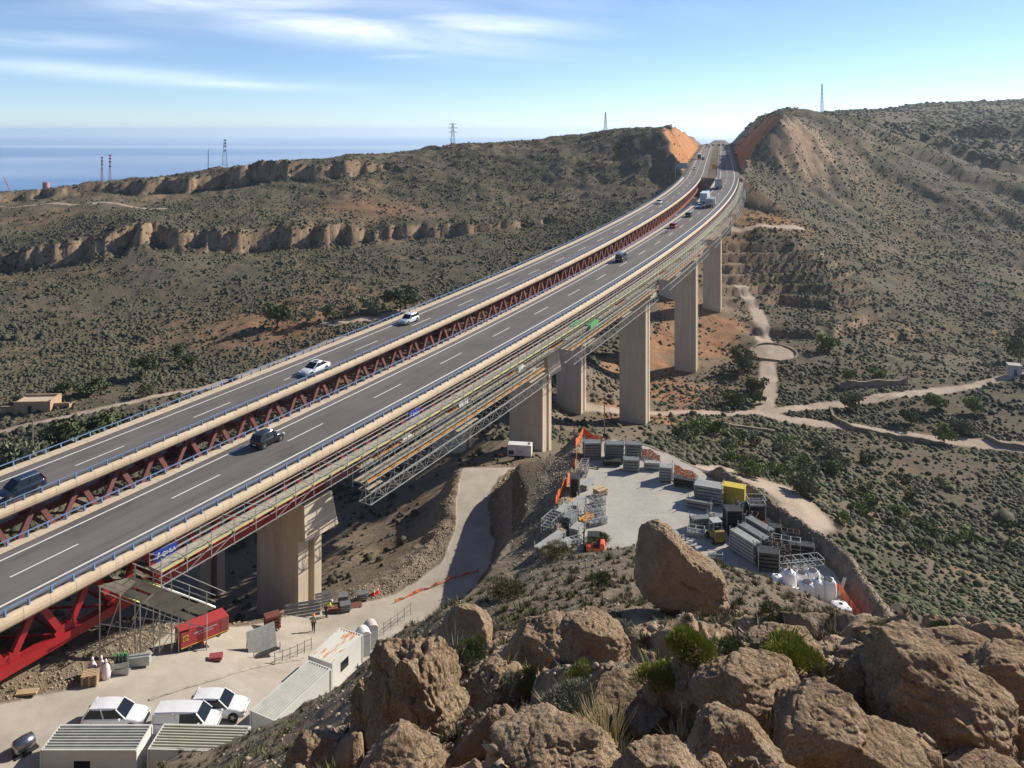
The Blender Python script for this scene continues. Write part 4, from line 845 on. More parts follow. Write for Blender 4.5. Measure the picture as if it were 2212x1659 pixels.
def wheel(root,x,y,r,w=.2):
    s=1 if y>0 else -1; m=MB(); m.lathe([(r*.62,-w/2),(r*.96,-w/2),(r,-w*.3),(r,w*.3),(r*.96,w/2),(r*.62,w/2)],n=20,axis='y')
    o=empty('wheel',(x,y,r)); o.parent=root; m.build('tyre',M_tyre,o,smooth=False)
    q=MB(); q.lathe([(r*.2,w*.40*s),(r*.62,w*.44*s)],n=20,axis='y')
    for k in range(5): a=k*2*math.pi/5; q.beam((0,w*.42*s,0),(math.cos(a)*r*.6,w*.46*s,math.sin(a)*r*.6),.05,.07)
    q.build('rim',M_rim,o)
PROF={ # x fraction from rear: (x, top of body, half width factor); glasshouse: base rear, base front, roof rear, roof front
 'hatch':([(0,.52,.80),(.02,.60,.90),(.10,.63,.98),(.30,.63,1),(.62,.62,1),(.74,.60,.99),(.88,.53,.95),(.96,.45,.86),(1,.33,.74)],(.035,.725,.13,.56)),
 'sedan':([(0,.50,.78),(.02,.60,.90),(.10,.66,.96),(.26,.66,1),(.62,.62,1),(.72,.60,.99),(.88,.52,.95),(.97,.42,.84),(1,.32,.72)],(.13,.74,.30,.52)),
 'suv':([(0,.50,.82),(.02,.62,.92),(.10,.65,.98),(.30,.64,1),(.64,.63,1),(.76,.60,.99),(.90,.55,.95),(.97,.45,.87),(1,.32,.76)],(.03,.78,.12,.58)),
 'van':([(0,.48,.88),(.01,.58,.96),(.10,.58,1),(.40,.57,1),(.70,.56,1),(.80,.54,.99),(.92,.50,.95),(.98,.42,.88),(1,.3,.8)],(.012,.84,.03,.70))}
def car(pos,rz,L,W,H,kind,mat,label,group=None,cat='car',slope=0,roofmat=None,sun=False,bars=False,name='car',parked=False):
    root=empty(name,pos,rz,label,cat,group); root.rotation_euler=(0,-slope,rz)
    P,(g0,g1,r0,r1)=PROF[kind]; hw=W/2; secs=[]
    def sec(x,t,f):
        w=hw*f; t*=H; e=.17 if 0<x<1 else .25
        return [(x*L-L/2,y,z) for y,z in ((-w*.86,e),(w*.86,e),(w*.97,e+.08),(w,.42*1),(w*.99,t*.86),(w*.93,t*.97),(w*.80,t),(-w*.80,t),(-w*.93,t*.97),(-w*.99,t*.86),(-w,.42),(-w*.97,e+.08))]
    for p in P: secs.append(sec(*p))
    m=MB(); m.loft(secs,closed=True,caps=True); body=m.build('body',mat,root,smooth=True)
    body.data.polygons.foreach_set('use_smooth',[len(p.vertices)==4 for p in body.data.polygons])
    # glasshouse
    wb,wt=hw*.90,hw*.74; zb,zt=H*.61,H*.97; X=lambda f:f*L-L/2
    B=[(X(g0),-wb),(X(g1),-wb),(X(g1),wb),(X(g0),wb)]; T=[(X(r0),-wt),(X(r1),-wt),(X(r1),wt),(X(r0),wt)]
    mid=lambda a,b,k:(a[0]+(b[0]-a[0])*k,a[1]+(b[1]-a[1])*k)
    g=MB(); g.add([(x,y,zb) for x,y in B]+[(x,y,zt) for x,y in T],[(4,5,6,7),(0,1,5,4),(1,2,6,5),(2,3,7,6),(3,0,4,7)]); g.build('windows',M_glass,root)
    r=MB(); e=.035
    xr0,xr1=X(r0)-e,X(r1)+e
    n=6; ss=[]
    for i in range(n+1):
        k=i/n; x=xr0+(xr1-xr0)*k; dz=.03*math.sin(k*math.pi)*H; we=(wt+e)*(1-.05*abs(2*k-1)**3)
        ss.append([(x,-we,zt-.03),(x,-we*.9,zt+.03+dz),(x,we*.9,zt+.03+dz),(x,we,zt-.03)])
    r.loft(ss,closed=True,caps=True); r.build('roof',roofmat or mat,root)
    pl=MB()
    for i in range(4):
        a=(B[i][0],B[i][1]*1.01,zb-.02); b=(T[i][0],T[i][1]*1.03,zt); pl.beam(a,b,.07 if i in (1,2) else .16,.05)
    for sgn in (-1,1):
        k=.50; a=mid(B[0],B[1],k); b=mid(T[0],T[1],.45); pl.beam((a[0],sgn*wb*1.012,zb),(b[0],sgn*wt*1.03,zt),.08,.05)
        if kind=='van': pl.add([(X(g0)+.02,sgn*wb*1.012,zb),(X(.44),sgn*wb*1.012,zb),(X(.44),sgn*wt*1.02,zt),(X(r0),sgn*wt*1.02,zt)],[(0,1,2,3)])
    pl.build('pillars',mat,root)
    rr=.30*H/1.46 if kind!='van' else .31
    for x in (-.305 if kind!='sedan' else -.29,.315):
        for y in (-1,1):
            wheel(root,x*L,y*(hw-.09),rr)
    a=MB()
    for x in (-.305 if kind!='sedan' else -.29,.315):
        for y in (-1,1): a.lathe([(rr*1.18,y*(hw-.03)),(rr*1.18,y*(hw+.004))],(x*L,0,rr),18,'y')
    a.build('wheel_arches',M_trim,root)
    for sgn in (-1,1):
        q=MB(); q.box((L/2-.10*L*.35,sgn*hw*.66,H*.40),(.30,hw*.36,.13),rz=-sgn*.35); q.build('headlight',M_lamp,root)
        q=MB(); q.box((-L/2+.05,sgn*hw*.76,H*(.52 if kind!='van' else .5)),(.12,hw*.22,.17 if kind!='van' else .4)); q.build('tail_light',M_tail,root)
        q=MB(); q.box((X(g1)-.02*L-.28,sgn*(hw+.08),H*.63),(.12,.17,.12)); q.build('wing_mirror',mat,root)
    q=MB(); q.box((L/2-.02,0,H*.27),(.06,hw*1.2,.12)); q.build('grille',M_trim,root)
    q=MB(); q.box((-L/2+.0,0,H*.36),(.03,.5,.11)); q.build('number_plate',pmat('plate_white',(.7,.7,.68),.5),root)
    if sun: q=MB(); q.box((X(.44),0,zt+.055+.02),(L*.12,wt*1.1,.012)); q.build('sunroof',M_glass,root)
    if bars:
        for sgn in (-1,1): q=MB(); q.tube([(X(r0)+.1,sgn*wt*.92,zt+.10),(X(r1)-.1,sgn*wt*.92,zt+.10)],.025,6); q.build('roof_rail',M_rim,root)
    if kind!='van': q=MB(); q.tube([(X(r0)+.25,0,zt+.06),(X(r0)+.15,0,zt+.22)],.012,5); q.build('aerial',M_trim,root)
    return root
def onroad(u,off,d):
    ss=np.arange(-45,900,.25); P=RPv(ss,off+d,0); uu=512+FPX*P[:,0]/P[:,1]
    # u rises with s as far as the bend, where it is nearly level
    return uu,ss
def station(u,v,off,d):
    ss=np.arange(-45,1000,.25); P=RPv(ss,off+d,0.); uu=512+FPX*P[:,0]/P[:,1]; vv=V0-FPX*P[:,2]/P[:,1]; return float(ss[np.argmin((uu-u)**2*.6+(vv-v)**2)])
def roadpose(u,v,off,d,toward):
    s=station(u,v,off,d); p=RP(s,off+d,.015); a=head(s); rz=math.atan2(math.cos(a),math.sin(a)); sl=.044-2*.2331e-4*max(s,0) if s<760 else 0
    return p,rz+(math.pi if toward else 0),(-sl if toward else sl)
LEFT=[(17,488,1.35,4.3,1.82,1.6,'suv',NAVY,'dark car with silver roof rails cut off by the left edge of the picture',dict(bars=True)),
 (314,371,1.35,4.75,1.9,1.42,'sedan',WHITE,'white sedan with open sunroof on the farther viaduct',dict(sun=True)),
 (408.5,321,-1.75,4.0,1.72,1.50,'hatch',SILVER,'silver white hatchback on the farther viaduct, straddling its edge line side',{}),
 (658.5,203,-1.75,4.1,1.75,1.48,'hatch',WHITE,'small white car alone on the farther viaduct where it starts to bend',{}),
 (695.5,170,-1.8,4.2,1.78,1.5,'suv',WHITE,'white car passing under the grey road sign at the far bridge end',{}),
 (702.5,159.5,.9,4.1,1.75,1.5,'hatch',NAVY,'dark car just behind the white lorry coming down through the cutting',{}),
 (706.5,146.8,1.6,4.1,1.8,1.5,'hatch',REDP,'dark red car at the crest of the road in the cutting',{}),
 (703.3,147.2,-.8,4.1,1.8,1.5,'hatch',WHITE,'white car at the crest of the road in the cutting',{})]
for u,v,d,L,W_,H_,k,mt,lab,kw in LEFT:
    p,rz,sl=roadpose(u,v,-DL,d,True); car(p,rz,L,W_,H_,k,mt,lab,'traffic on the highway',slope=sl,**kw)
RIGHT=[(275,452,-1.5,3.75,1.65,1.56,'hatch',BLACK,'black hatchback on the nearer viaduct, closest to the camera',{}),
 (624.5,264,-1.55,4.3,1.8,1.85,'van',BLACK,'black van on the nearer viaduct halfway up',{}),
 (674.3,228,-1.7,4.2,1.78,1.45,'hatch',REDP,'bright red car ahead of the motorcycle',{}),
 (688,216,-1.7,4.1,1.75,1.45,'hatch',BLACK,'dark hatchback between the red car and the lorries',{}),
 (699.5,206.5,-1.7,4.2,1.78,1.45,'hatch',paint('pale_blue_paint',(.55,.66,.78)),'pale blue car right behind the white box lorry',{}),
 (721.7,158.5,-1.7,4.1,1.8,1.5,'hatch',SILVER,'grey car following the pale lorry inside the cutting',{})]
for u,v,d,L,W_,H_,k,mt,lab,kw in RIGHT:
    p,rz,sl=roadpose(u,v,0,d,False); car(p,rz,L,W_,H_,k,mt,lab,'traffic on the highway',slope=sl,**kw)
def lorry(pos,rz,sl,L,W_,H_,cabc,boxm,label,kind):
    root=empty('lorry',pos,rz,label,'truck','traffic on the highway'); root.rotation_euler=(0,-sl,rz)
    m=MB(); m.b2(-L/2,L/2-2.1,-W_/2,W_/2,1.05,H_) if kind!='tipper' else m.add([(-L/2,-W_/2,1.1),(L/2-2.3,-W_/2,1.1),(L/2-2.3,W_/2,1.1),(-L/2,W_/2,1.1),(-L/2-.3,-W_/2-.05,H_),(L/2-2.1,-W_/2-.05,H_),(L/2-2.1,W_/2+.05,H_),(-L/2-.3,W_/2+.05,H_)],[(3,2,1,0),(4,5,6,7),(0,1,5,4),(1,2,6,5),(2,3,7,6),(3,0,4,7)])
    m.build('cargo_box',boxm,root,bevel=.04)
    if kind=='box':
        d=MB(); d.b2(-L/2-.03,-L/2-.004,-W_/2+.12,-.03,1.25,H_-.2); d.b2(-L/2-.03,-L/2-.004,.03,W_/2-.12,1.25,H_-.2); d.build('rear_door',pmat('lorry_door_grey',(.36,.40,.42),.5),root)
    if kind=='tipper':
        d=MB()
        for i in range(6):
            x=-L/2+.3+i*(L-2.9)/5
            for sg in (-1,1): d.box((x,sg*(W_/2+.06),(H_+1.1)/2),(.12,.1,H_-1.2))
        d.build('side_ribs',boxm,root)
    c=MB(); x0=L/2-1.95; c.add([(x0,-W_/2,.6),(L/2,-W_/2,.6),(L/2,W_/2,.6),(x0,W_/2,.6),(x0,-W_/2+.05,2.9),(L/2-.35,-W_/2+.08,2.9),(L/2-.35,W_/2-.08,2.9),(x0,W_/2-.05,2.9)],[(3,2,1,0),(4,5,6,7),(0,1,5,4),(1,2,6,5),(2,3,7,6),(3,0,4,7)]); c.build('cab',cabc,root,bevel=.05)
    g=MB(); g.add([(L/2-.12,-W_/2+.15,1.55),(L/2-.12,W_/2-.15,1.55),(L/2-.28,W_/2-.2,2.6),(L/2-.28,-W_/2+.2,2.6)],[(0,1,2,3)]); g.build('windscreen',M_glass,root)
    f=MB(); f.b2(-L/2,L/2-.2,-.45,.45,.75,1.05); f.build('chassis',M_trim,root)
    for x in (-L/2+1.0,-L/2+2.3,L/2-1.1):
        for y in (-1,1): wheel(root,x,y*(W_/2-.2),.5,.3)
    b=MB(); b.b2(-L/2-.02,-L/2+.06,-W_/2+.1,W_/2-.1,.5,.68); b.build('rear_bumper',M_trim,root)
    return root
GREYBOX=pmat('tipper_grey',(.34,.35,.34),.6); DARKBOX=pmat('dark_tarp',(.035,.035,.04),.8)
for u,v,off,d,tw,L,W_,H_,cc,bm_,lab,kd in (
 (705.5,203,0,-1.75,False,9.5,2.5,4.0,WHITE,WHITE,'tall white box lorry with grey rear doors on the nearer viaduct','box'),
 (711.3,207,0,1.5,False,8.2,2.5,3.2,WHITE,GREYBOX,'grey tipper lorry beside the white box lorry','tipper'),
 (723.5,190.5,0,-1.4,False,9.5,2.5,3.9,NAVY,DARKBOX,'dark lorry at the edge of the shadow near the far bridge end','box'),
 (724,156.5,0,1.4,False,10,2.5,3.6,WHITE,pmat('pale_tarp',(.48,.52,.52),.7),'pale lorry in the sunlit stretch inside the cutting','box'),
 (700.8,159.5,-DL,-1.7,True,8,2.4,3.6,NAVY,WHITE,'white topped lorry coming toward us inside the cutting','box')):
    p,rz,sl=roadpose(u,v,off,d,tw); lorry(p,rz,sl,L,W_,H_,cc,bm_,lab,kd)
# ------------------------------------------------------------------ people
def skin_body(name,verts,edges,radii,mat,parent,root_i=0,sub=1):
    me=bpy.data.meshes.new(name); me.from_pydata(verts,edges,[]); o=link(name,me,parent)
    o.modifiers.new('Skin','SKIN'); o.modifiers.new('Sub','SUBSURF').levels=sub; o.modifiers['Sub'].render_levels=sub
    if not me.skin_vertices: 
        bpy.context.view_layer.update()
    for i,r in enumerate(radii): me.skin_vertices[0].data[i].radius=(r,r) if not isinstance(r,tuple) else r
    me.skin_vertices[0].data[root_i].use_root=True
    me.materials.append(mat); 
    dg=bpy.context.evaluated_depsgraph_get(); ev=o.evaluated_get(dg); m2=bpy.data.meshes.new_from_object(ev); o.modifiers.clear(); o.data=m2
    m2.polygons.foreach_set('use_smooth',[True]*len(m2.polygons))
    if not m2.materials: m2.materials.append(mat)
    return o
SKIN=pmat('skin',(.42,.25,.17),.6,0,.3,.1,3)
def person(pos,rz,label,pose,scale,vest,trous,hat,group='workers in the yard'):
    """forward is +x"""
    root=empty('person',pos,rz,label,'person',group); root.scale=(scale,)*3
    J=pose; ids={k:i for i,k in enumerate(J)}
    body=[('pelvis','waist'),('waist','chest'),('chest','neck'),('neck','head'),('chest','shL'),('chest','shR'),('shL','elL'),('elL','wrL'),('shR','elR'),('elR','wrR'),('pelvis','hiL'),('hiL','knL'),('knL','anL'),('anL','toL'),('pelvis','hiR'),('hiR','knR'),('knR','anR'),('anR','toR'),('head','crown')]
    rad=dict(pelvis=.13,waist=.12,chest=.14,neck=.055,head=.085,crown=.075,shL=.07,shR=.07,elL=.045,elR=.045,wrL=.033,wrR=.033,hiL=.09,hiR=.09,knL=.062,knR=.062,anL=.045,anR=.045,toL=.04,toR=.04)
    skin_body('body',[J[k] for k in J],[(ids[a],ids[b]) for a,b in body],[rad[k] for k in J],SKIN,root)
    def sub(nm,keys,ed,extra,mat): skin_body(nm,[J[k] for k in keys],[(keys.index(a),keys.index(b)) for a,b in ed],[rad[k]+extra for k in keys],mat,root)
    sub('trousers',['pelvis','hiL','knL','anL','hiR','knR','anR'],[('pelvis','hiL'),('hiL','knL'),('knL','anL'),('pelvis','hiR'),('hiR','knR'),('knR','anR')],.018,trous)
    sub('jacket',['waist','chest','neck','shL','shR','elL','elR'],[('waist','chest'),('chest','neck'),('chest','shL'),('chest','shR'),('shL','elL'),('shR','elR')],.02,vest)
    h=J['head']; c=J['crown']; m=MB(); m.lathe([(.135,.02),(.118,.04),(.112,.09),(.08,.145),(.03,.165)],(0,0,0),14); m.lathe([(.165,.012),(.165,.028)],(.03,0,0),14)
    hh=m.build('safety_helmet',hat,root,(h[0],h[1],h[2]+.02)); d=Vector(c)-Vector(h); hh.rotation_euler=d.to_track_quat('Z','Y').to_euler()
    # hands: palm, four fingers and a thumb
    for S in ('L','R'):
        w_=Vector(J['wr'+S]); d=(w_-Vector(J['el'+S])).normalized(); s_=1 if S=='L' else -1; side=d.cross(Vector((0,0,1)));side=side.normalized() if side.length>.1 else Vector((0,1,0))
        m=MB(); m.tube([w_-d*.01,w_+d*.05,w_+d*.09],[.028,.038,.034],8)
        for k in range(4):
            b=w_+d*.085+side*((k-1.5)*.02); L=(.07,.08,.075,.058)[k]; n_=d.cross(side)
            m.tube([b,b+d*L*.5,b+d*L*.8+n_*(-.02*s_)],[.010,.009,.007],6)
        b=w_+d*.03+side*(.03*s_); m.tube([b,b+side*(.025*s_)+d*.025,b+side*(.03*s_)+d*.055],[.011,.010,.008],6)
        m.build('hand',SKIN,root,smooth=True)
    for S in ('L','R'):
        a,t=Vector(J['an'+S]),Vector(J['to'+S]); m=MB(); m.tube([a+Vector((-.05,0,-.03)),a+Vector((.03,0,-.035)),t+Vector((.05,0,-.01))],[.055,.055,.042],8); m.build('boot',M_trim,root,smooth=True)
    m=MB(); m.lathe([(.012,0),(.008,.05)],(h[0]+.075,h[1],h[2]-.02),6,'x'); m.box((h[0]+.075,h[1],h[2]-.06),(.02,.05,.012)); m.build('nose_and_mouth',SKIN,root)
WALK=dict(pelvis=(0,0,.93),waist=(.01,0,1.08),chest=(.03,0,1.32),neck=(.05,0,1.50),head=(.08,0,1.62),crown=(.08,0,1.72),shL=(.03,.17,1.40),elL=(-.08,.23,1.14),wrL=(-.02,.24,.92),shR=(.03,-.17,1.40),elR=(.06,-.23,1.15),wrR=(.24,-.20,1.00),hiL=(0,.09,.88),knL=(.16,.09,.49),anL=(.16,.09,.09),toL=(.28,.09,.05),hiR=(0,-.09,.88),knR=(.02,-.09,.48),anR=(-.24,-.09,.14),toR=(-.13,-.09,.05))
BEND=dict(pelvis=(-.08,0,.93),waist=(.02,0,1.06),chest=(.24,0,1.24),neck=(.38,0,1.34),head=(.48,0,1.38),crown=(.56,0,1.44),shL=(.28,.17,1.27),elL=(.42,.22,1.03),wrL=(.60,.16,.92),shR=(.28,-.17,1.27),elR=(.40,-.22,1.02),wrR=(.58,-.15,.90),hiL=(-.06,.10,.88),knL=(.0,.12,.48),anL=(-.04,.12,.09),toL=(.08,.12,.05),hiR=(-.06,-.10,.88),knR=(.02,-.10,.48),anR=(-.02,-.11,.09),toR=(.1,-.11,.05))
VEST=pmat('hi_vis_yellow',(.62,.85,.06),.6); DK=pmat('dark_trousers',(.035,.035,.045),.8); OLV=pmat('grey_green_shirt',(.30,.33,.20),.8)
x,y,z=ray(313.5,632); person((x,y,z),math.radians(-78),'worker walking across the yard, orange helmet, dark trousers',WALK,1.05,OLV,DK,pmat('orange_helmet',(.85,.32,.03),.4))
x,y,z=ray(326.5,617); person((x,y,z),math.radians(28),'worker bending over a crate, yellow high-visibility jacket, white helmet',BEND,1.1,VEST,DK,pmat('white_helmet',(.8,.8,.8),.4))
# motorcycle and rider
p,rz,sl=roadpose(666.7,233.5,0,-1.3,False); mc=empty('motorcycle',p,rz,'motorcycle behind the bright red car','motorcycle','traffic on the highway')
for xx in (-.65,.68):
    m=MB(); m.lathe([(.2,-.06),(.3,-.05),(.32,0),(.3,.05),(.2,.06)],(xx,0,.32),16,'y'); m.build('wheel',M_tyre,mc)
m=MB(); m.tube([(-.5,0,.5),(-.1,0,.55),(.35,0,.8)],[.12,.2,.14],8); m.tube([(.68,0,.32),(.45,0,.95)],.04,6); m.tube([(.42,-.35,1.0),(.42,.35,1.0)],.02,5); m.build('frame',M_trim,mc)
m=MB(); m.box((-.2,0,.82),(.8,.28,.12)); m.build('seat',M_trim,mc,bevel=.03); m=MB(); m.box((-.75,0,.95),(.4,.45,.35)); m.build('top_case',WHITE,mc,bevel=.05)
RIDE=dict(pelvis=(-.18,0,.95),waist=(-.13,0,1.1),chest=(0,0,1.32),neck=(.06,0,1.47),head=(.1,0,1.58),crown=(.11,0,1.68),shL=(0,.18,1.38),elL=(.15,.27,1.16),wrL=(.36,.3,1.04),shR=(0,-.18,1.38),elR=(.15,-.27,1.16),wrR=(.36,-.3,1.04),hiL=(-.15,.12,.93),knL=(.22,.24,.72),anL=(.0,.22,.32),toL=(.12,.22,.28),hiR=(-.15,-.12,.93),knR=(.22,-.24,.72),anR=(.0,-.22,.32),toR=(.12,-.22,.28))
person(p,rz,'motorcycle rider in dark clothes with a white helmet',RIDE,1.0,DK,DK,pmat('white_helmet',(.8,.8,.8),.4),group=None)
# ------------------------------------------------------------------ scaffolding along the nearer viaduct
def scaffold():
    root=empty('scaffold_walkway',(0,0,0),0,'long hanging scaffold walkway with orange and yellow beams along the nearer viaduct','scaffolding')
    s0,s1=-21.,321.
    def rib(name,d0,d1,z0,z1,a,b,mat): ribbon(name,[(d0,z0),(d1,z0),(d1,z1),(d0,z1)],a,b,2.5,0,mat,root)
    m=MB(); 
    for k in range(5):
        d=5.95+k*.27; ss=np.arange(s0,s1,2.5)
        for s in ss: m.beam(RP(s+.03,d+.1,-1.70+.01*((k+int(s))%2)),RP(s+2.47,d+.1,-1.70+.01*((k+int(s))%2)),.24,.05)
    m.build('boards',M_board,root)
    rib('edge_beam',7.34,7.42,-1.82,-1.64,s0,s1,M_yel)
    for d,z,nm in ((5.88,-.72,'hand_rail'),(5.88,-1.2,'hand_rail'),(7.5,-.66,'hand_rail'),(7.5,-1.14,'hand_rail'),(7.5,-2.85,'lower_rail'),(6.4,-.95,'hand_rail'),(7.2,-2.3,'lower_rail')): rib(nm,d-.035,d+.035,z-.035,z+.035,s0,s1,M_galv)
    # lower working level behind the first pier
    a=4.
    rib('orange_beam',6.6,6.72,-3.4,-3.2,a,s1,M_org); rib('grey_beam',6.9,7.0,-3.6,-3.45,a,s1,M_galv)
    spans=[(p+(3.6 if p<10 else -1.2),q-8.6) for p,q in zip(PIERS[1:],PIERS[2:]+[s1+8])]
    inspan=lambda s:any(A_-.1<=s<=B_-2.4 for A_,B_ in spans)
    m=MB()
    for s in np.arange(a,s1,2.5):
        if inspan(s): m.beam(RP(s+.05,6.6,-4.72),RP(s+2.45,6.6,-4.72),1.3,.05)
        if int(s*7)%3!=0: m.beam(RP(s+.05,6.9,-3.1),RP(s+2.45,6.9,-3.1),.9,.05)
        if int(s*3)%4==0 and inspan(s): m.beam(RP(s+.05,8.0,-5.3),RP(s+2.45,8.0,-5.3),.5,.05)
    m.build('lower_boards',M_board,root)
    for A_,B_ in spans:
        rib('girder_rail',6.6-.045,6.6+.045,-2.65,-2.55,A_-3 if A_>10 else A_,B_+3,M_galv); rib('orange_beam',7.6,7.74,-4.9,-4.66,A_+.5,B_-.5,M_org)
        for d,z in ((7.9,-3.5),(7.9,-4.1),(7.3,-3.9),(8.2,-4.6)): rib('girder_rail',d-.045,d+.045,z-.045,z+.045,A_,B_,M_galv)
        for d,z in ((8.6,-5.45),(8.6,-6.85),(6.9,-6.85),(6.9,-5.45)): rib('girder_rail',d-.045,d+.045,z-.045,z+.045,A_,B_,M_galv)
    fr=[];ks=[]
    for s in np.arange(s0,s1,2.5):
        m=MB(); r=.06
        m.beam(RP(s,5.88,-1.85),RP(s,5.88,-.55),r); m.beam(RP(s,7.5,-3.0),RP(s,7.5,-.5),r); m.beam(RP(s,5.5,-1.78),RP(s,7.6,-1.78),r)
        m.beam(RP(s,5.88,-.62),RP(s+2.5,7.5,-1.8),.05)if int(s)%2 else m.beam(RP(s,7.5,-2.85),RP(s+2.5,7.5,-1.9),.05)
        if s>=a and not inspan(s): m.beam(RP(s,7.5,-3.2),RP(s,7.5,-1.8),r)
        if s>=a and inspan(s):
            m.beam(RP(s,7.9,-6.85),RP(s,7.9,-1.8),r); m.beam(RP(s,6.0,-5.4),RP(s,6.0,-1.8),r); m.beam(RP(s,6.0,-4.78),RP(s,8.6,-4.78),.05); m.beam(RP(s,6.9,-5.45),RP(s,8.6,-5.45),.05); m.beam(RP(s,6.9,-6.85),RP(s,8.6,-6.85),.05)
            m.beam(RP(s,8.6,-6.85),RP(s+1.25,8.6,-5.45),.055); m.beam(RP(s+2.5,8.6,-6.85),RP(s+1.25,8.6,-5.45),.055); m.beam(RP(s,8.6,-6.85),RP(s,8.6,-5.45),.055)
            m.beam(RP(s,6.9,-6.85),RP(s+1.25,6.9,-5.45),.05); m.beam(RP(s,7.9,-4.7),RP(s+2.5,7.5,-2.9),.045); m.beam(RP(s+2.5,8.6,-6.85),RP(s,6.9,-6.85),.045)
        fr.append(m); ks.append(s)
    many('scaffold_frame',fr,M_galv,root,100,ks)
    # sheets and packs lying on the levels
    for s,d,z,l,mt in ((12,6.3,-3.2,1.6,'w'),(24,6.3,-3.0,2.2,'w'),(60,6.5,-1.9,3.5,'g'),(66,7.1,-3.2,4,'g'),(40,6.4,-3.1,1.8,'w')):
        m=MB(); m.beam(RP(s,d,z),RP(s+l,d,z),1.0,.7); m.build('material_pack',pmat('white_sheet',(.72,.71,.66),.8) if mt=='w' else pmat('green_netting',(.10,.42,.13),.8),root)
scaffold()
def text(name,s,size,mat,parent,mtx,ext=.006):
    c=bpy.data.curves.new(name,'FONT'); c.body=s; c.size=size; c.extrude=ext; c.align_x='CENTER'; c.align_y='CENTER'
    o=bpy.data.objects.new('tmp',c); COL.objects.link(o); dg=bpy.context.evaluated_depsgraph_get(); me=bpy.data.meshes.new_from_object(o.evaluated_get(dg)); bpy.data.objects.remove(o)
    me.materials.clear(); me.materials.append(mat); o=link(name,me,parent); o.matrix_local=mtx; return o
M_letter=pmat('white_lettering',(.85,.85,.85),.5,0,.2,.04)
def banner(u,label,sc=1.):
    ss=np.arange(-30,200,.1); P=RPv(ss,5.8+0*ss,-1.1+0*ss); s=float(ss[np.argmin(np.abs(512+FPX*P[:,0]/P[:,1]-u))])
    a=head(s); root=empty('site_banner',RP(s,5.98,-1.16),-a+math.pi/2,label,'banner','blue banners on the scaffold')
    # local x runs along the bridge, banner face looks outwards (-y)
    m=MB(); m.box((0,0,0),(2.2*sc,.05,1.0*sc)); m.build('panel',pmat('banner_blue',(.025,.05,.33),.5),root)
    R=Matrix.Rotation(math.pi/2,4,'X'); T=lambda x,z:Matrix.Translation((x,-.035,z))@R
    text('lettering','OHLA',.50*sc,M_letter,root,T(.28*sc,-.02))
    m=MB(); 
    for q in (((-.88,-.28),(-.80,-.02),(-.86,.10)),((-.84,-.10),(-.74,.06),(-.80,.26)),((-.80,.02),(-.70,.24),(-.74,.32))): m.tube([(x*sc,-.04,z*sc) for x,z in q],[.035*sc,.05*sc,.03*sc],6)
    m.build('emblem',M_letter,root)
banner(164.5,'blue banner on the scaffold walkway nearest the camera',1.0); banner(413.5,'smaller looking blue banner farther up the scaffold walkway',1.0)
# ------------------------------------------------------------------ access platform from the yard to the walkway
def access_platform():
    A,B,C,D=[Vector(W(u,v,y)) for u,v,y in ((96.8,586,66.4),(132.4,576.5,68.),(215.5,607.9,71.2),(188.4,621,70.))]
    root=empty('access_scaffold',A,0,'scaffold ramp on tall tube legs joining the yard to the walkway, behind the red container','scaffolding'); o=A
    L=lambda p,q,t:p+(q-p)*t
    m=MB()
    for i in range(7):
        for j in range(5):
            if (i*3+j)%11==10: continue
            t0,t1=j/5+.006,(j+1)/5-.006; q=[L(L(A,B,(i+e)/7),L(D,C,(i+e)/7),t)-o for e,t in ((.03,t0),(.97,t0),(.97,t1),(.03,t1))]; z_=Vector((0,0,.02+.03*(i%2))); m.add([p+z_ for p in q]+[p+z_-Vector((0,0,.05)) for p in q],[(0,1,2,3),(7,6,5,4),(0,4,5,1),(1,5,6,2),(2,6,7,3),(3,7,4,0)])
    m.build('boards',M_board,root)
    m=MB(); m.beam(L(A,D,.28)-o+Vector((0,0,.08)),L(A,D,.45)-o+Vector((0,0,.08)),.5,.03); m.build('yellow_board',M_yel,root); m=MB(); m.beam(L(B,C,.13)-o+Vector((0,0,.08)),L(B,C,.33)-o+Vector((0,0,.08)),.5,.03); m.build('yellow_board',M_yel,root)
    m=MB(); m.beam(L(B,C,.35)-o+Vector((0,0,.07)),C-o+Vector((0,0,.07)),.35,.03); m.build('toe_board',pmat('white_sheet',(.72,.71,.66),.8),root)
    for k in range(5):
        t=k/4*.86+.03
        for e,(P,Q) in enumerate(((A,D),(B,C))):
            p=L(P,Q,t); g=Hz(p.x,p.y)-.2; m=MB(); m.beam((p.x-o.x,p.y-o.y,g-o.z),p-o+Vector((0,0,1.15 if e else .02)),.075); m.build('leg',M_galv,root)
    m=MB()
    for hgt in (.55,1.1): m.beam(B-o+Vector((0,0,hgt)),C-o+Vector((0,0,hgt)),.06)
    m.beam(L(B,C,.45)-o+Vector((0,0,1.9)),C-o+Vector((.8,.3,1.2)),.06); m.beam(L(B,C,.45)-o+Vector((0,0,1.1)),L(B,C,.45)-o+Vector((0,0,1.9)),.06)
    m.build('hand_rail',M_galv,root)
    m=MB()
    for P,Q in ((A,D),(B,C)):
        for k in range(4):
            a_,b_=L(P,Q,k*.215+.03),L(P,Q,(k+1)*.215+.03); g0=Hz(a_.x,a_.y); g1=Hz(b_.x,b_.y)
            m.beam(a_-o-Vector((0,0,.3)),b_-o-Vector((0,0,.3)),.06); m.beam((a_.x-o.x,a_.y-o.y,g0+.3-o.z),b_-o-Vector((0,0,.3)),.05); m.beam((a_.x-o.x,a_.y-o.y,(g0+a_.z)/2-o.z),(b_.x-o.x,b_.y-o.y,(g1+b_.z)/2-o.z),.05)
    m.build('bracing',M_galv,root)
access_platform()
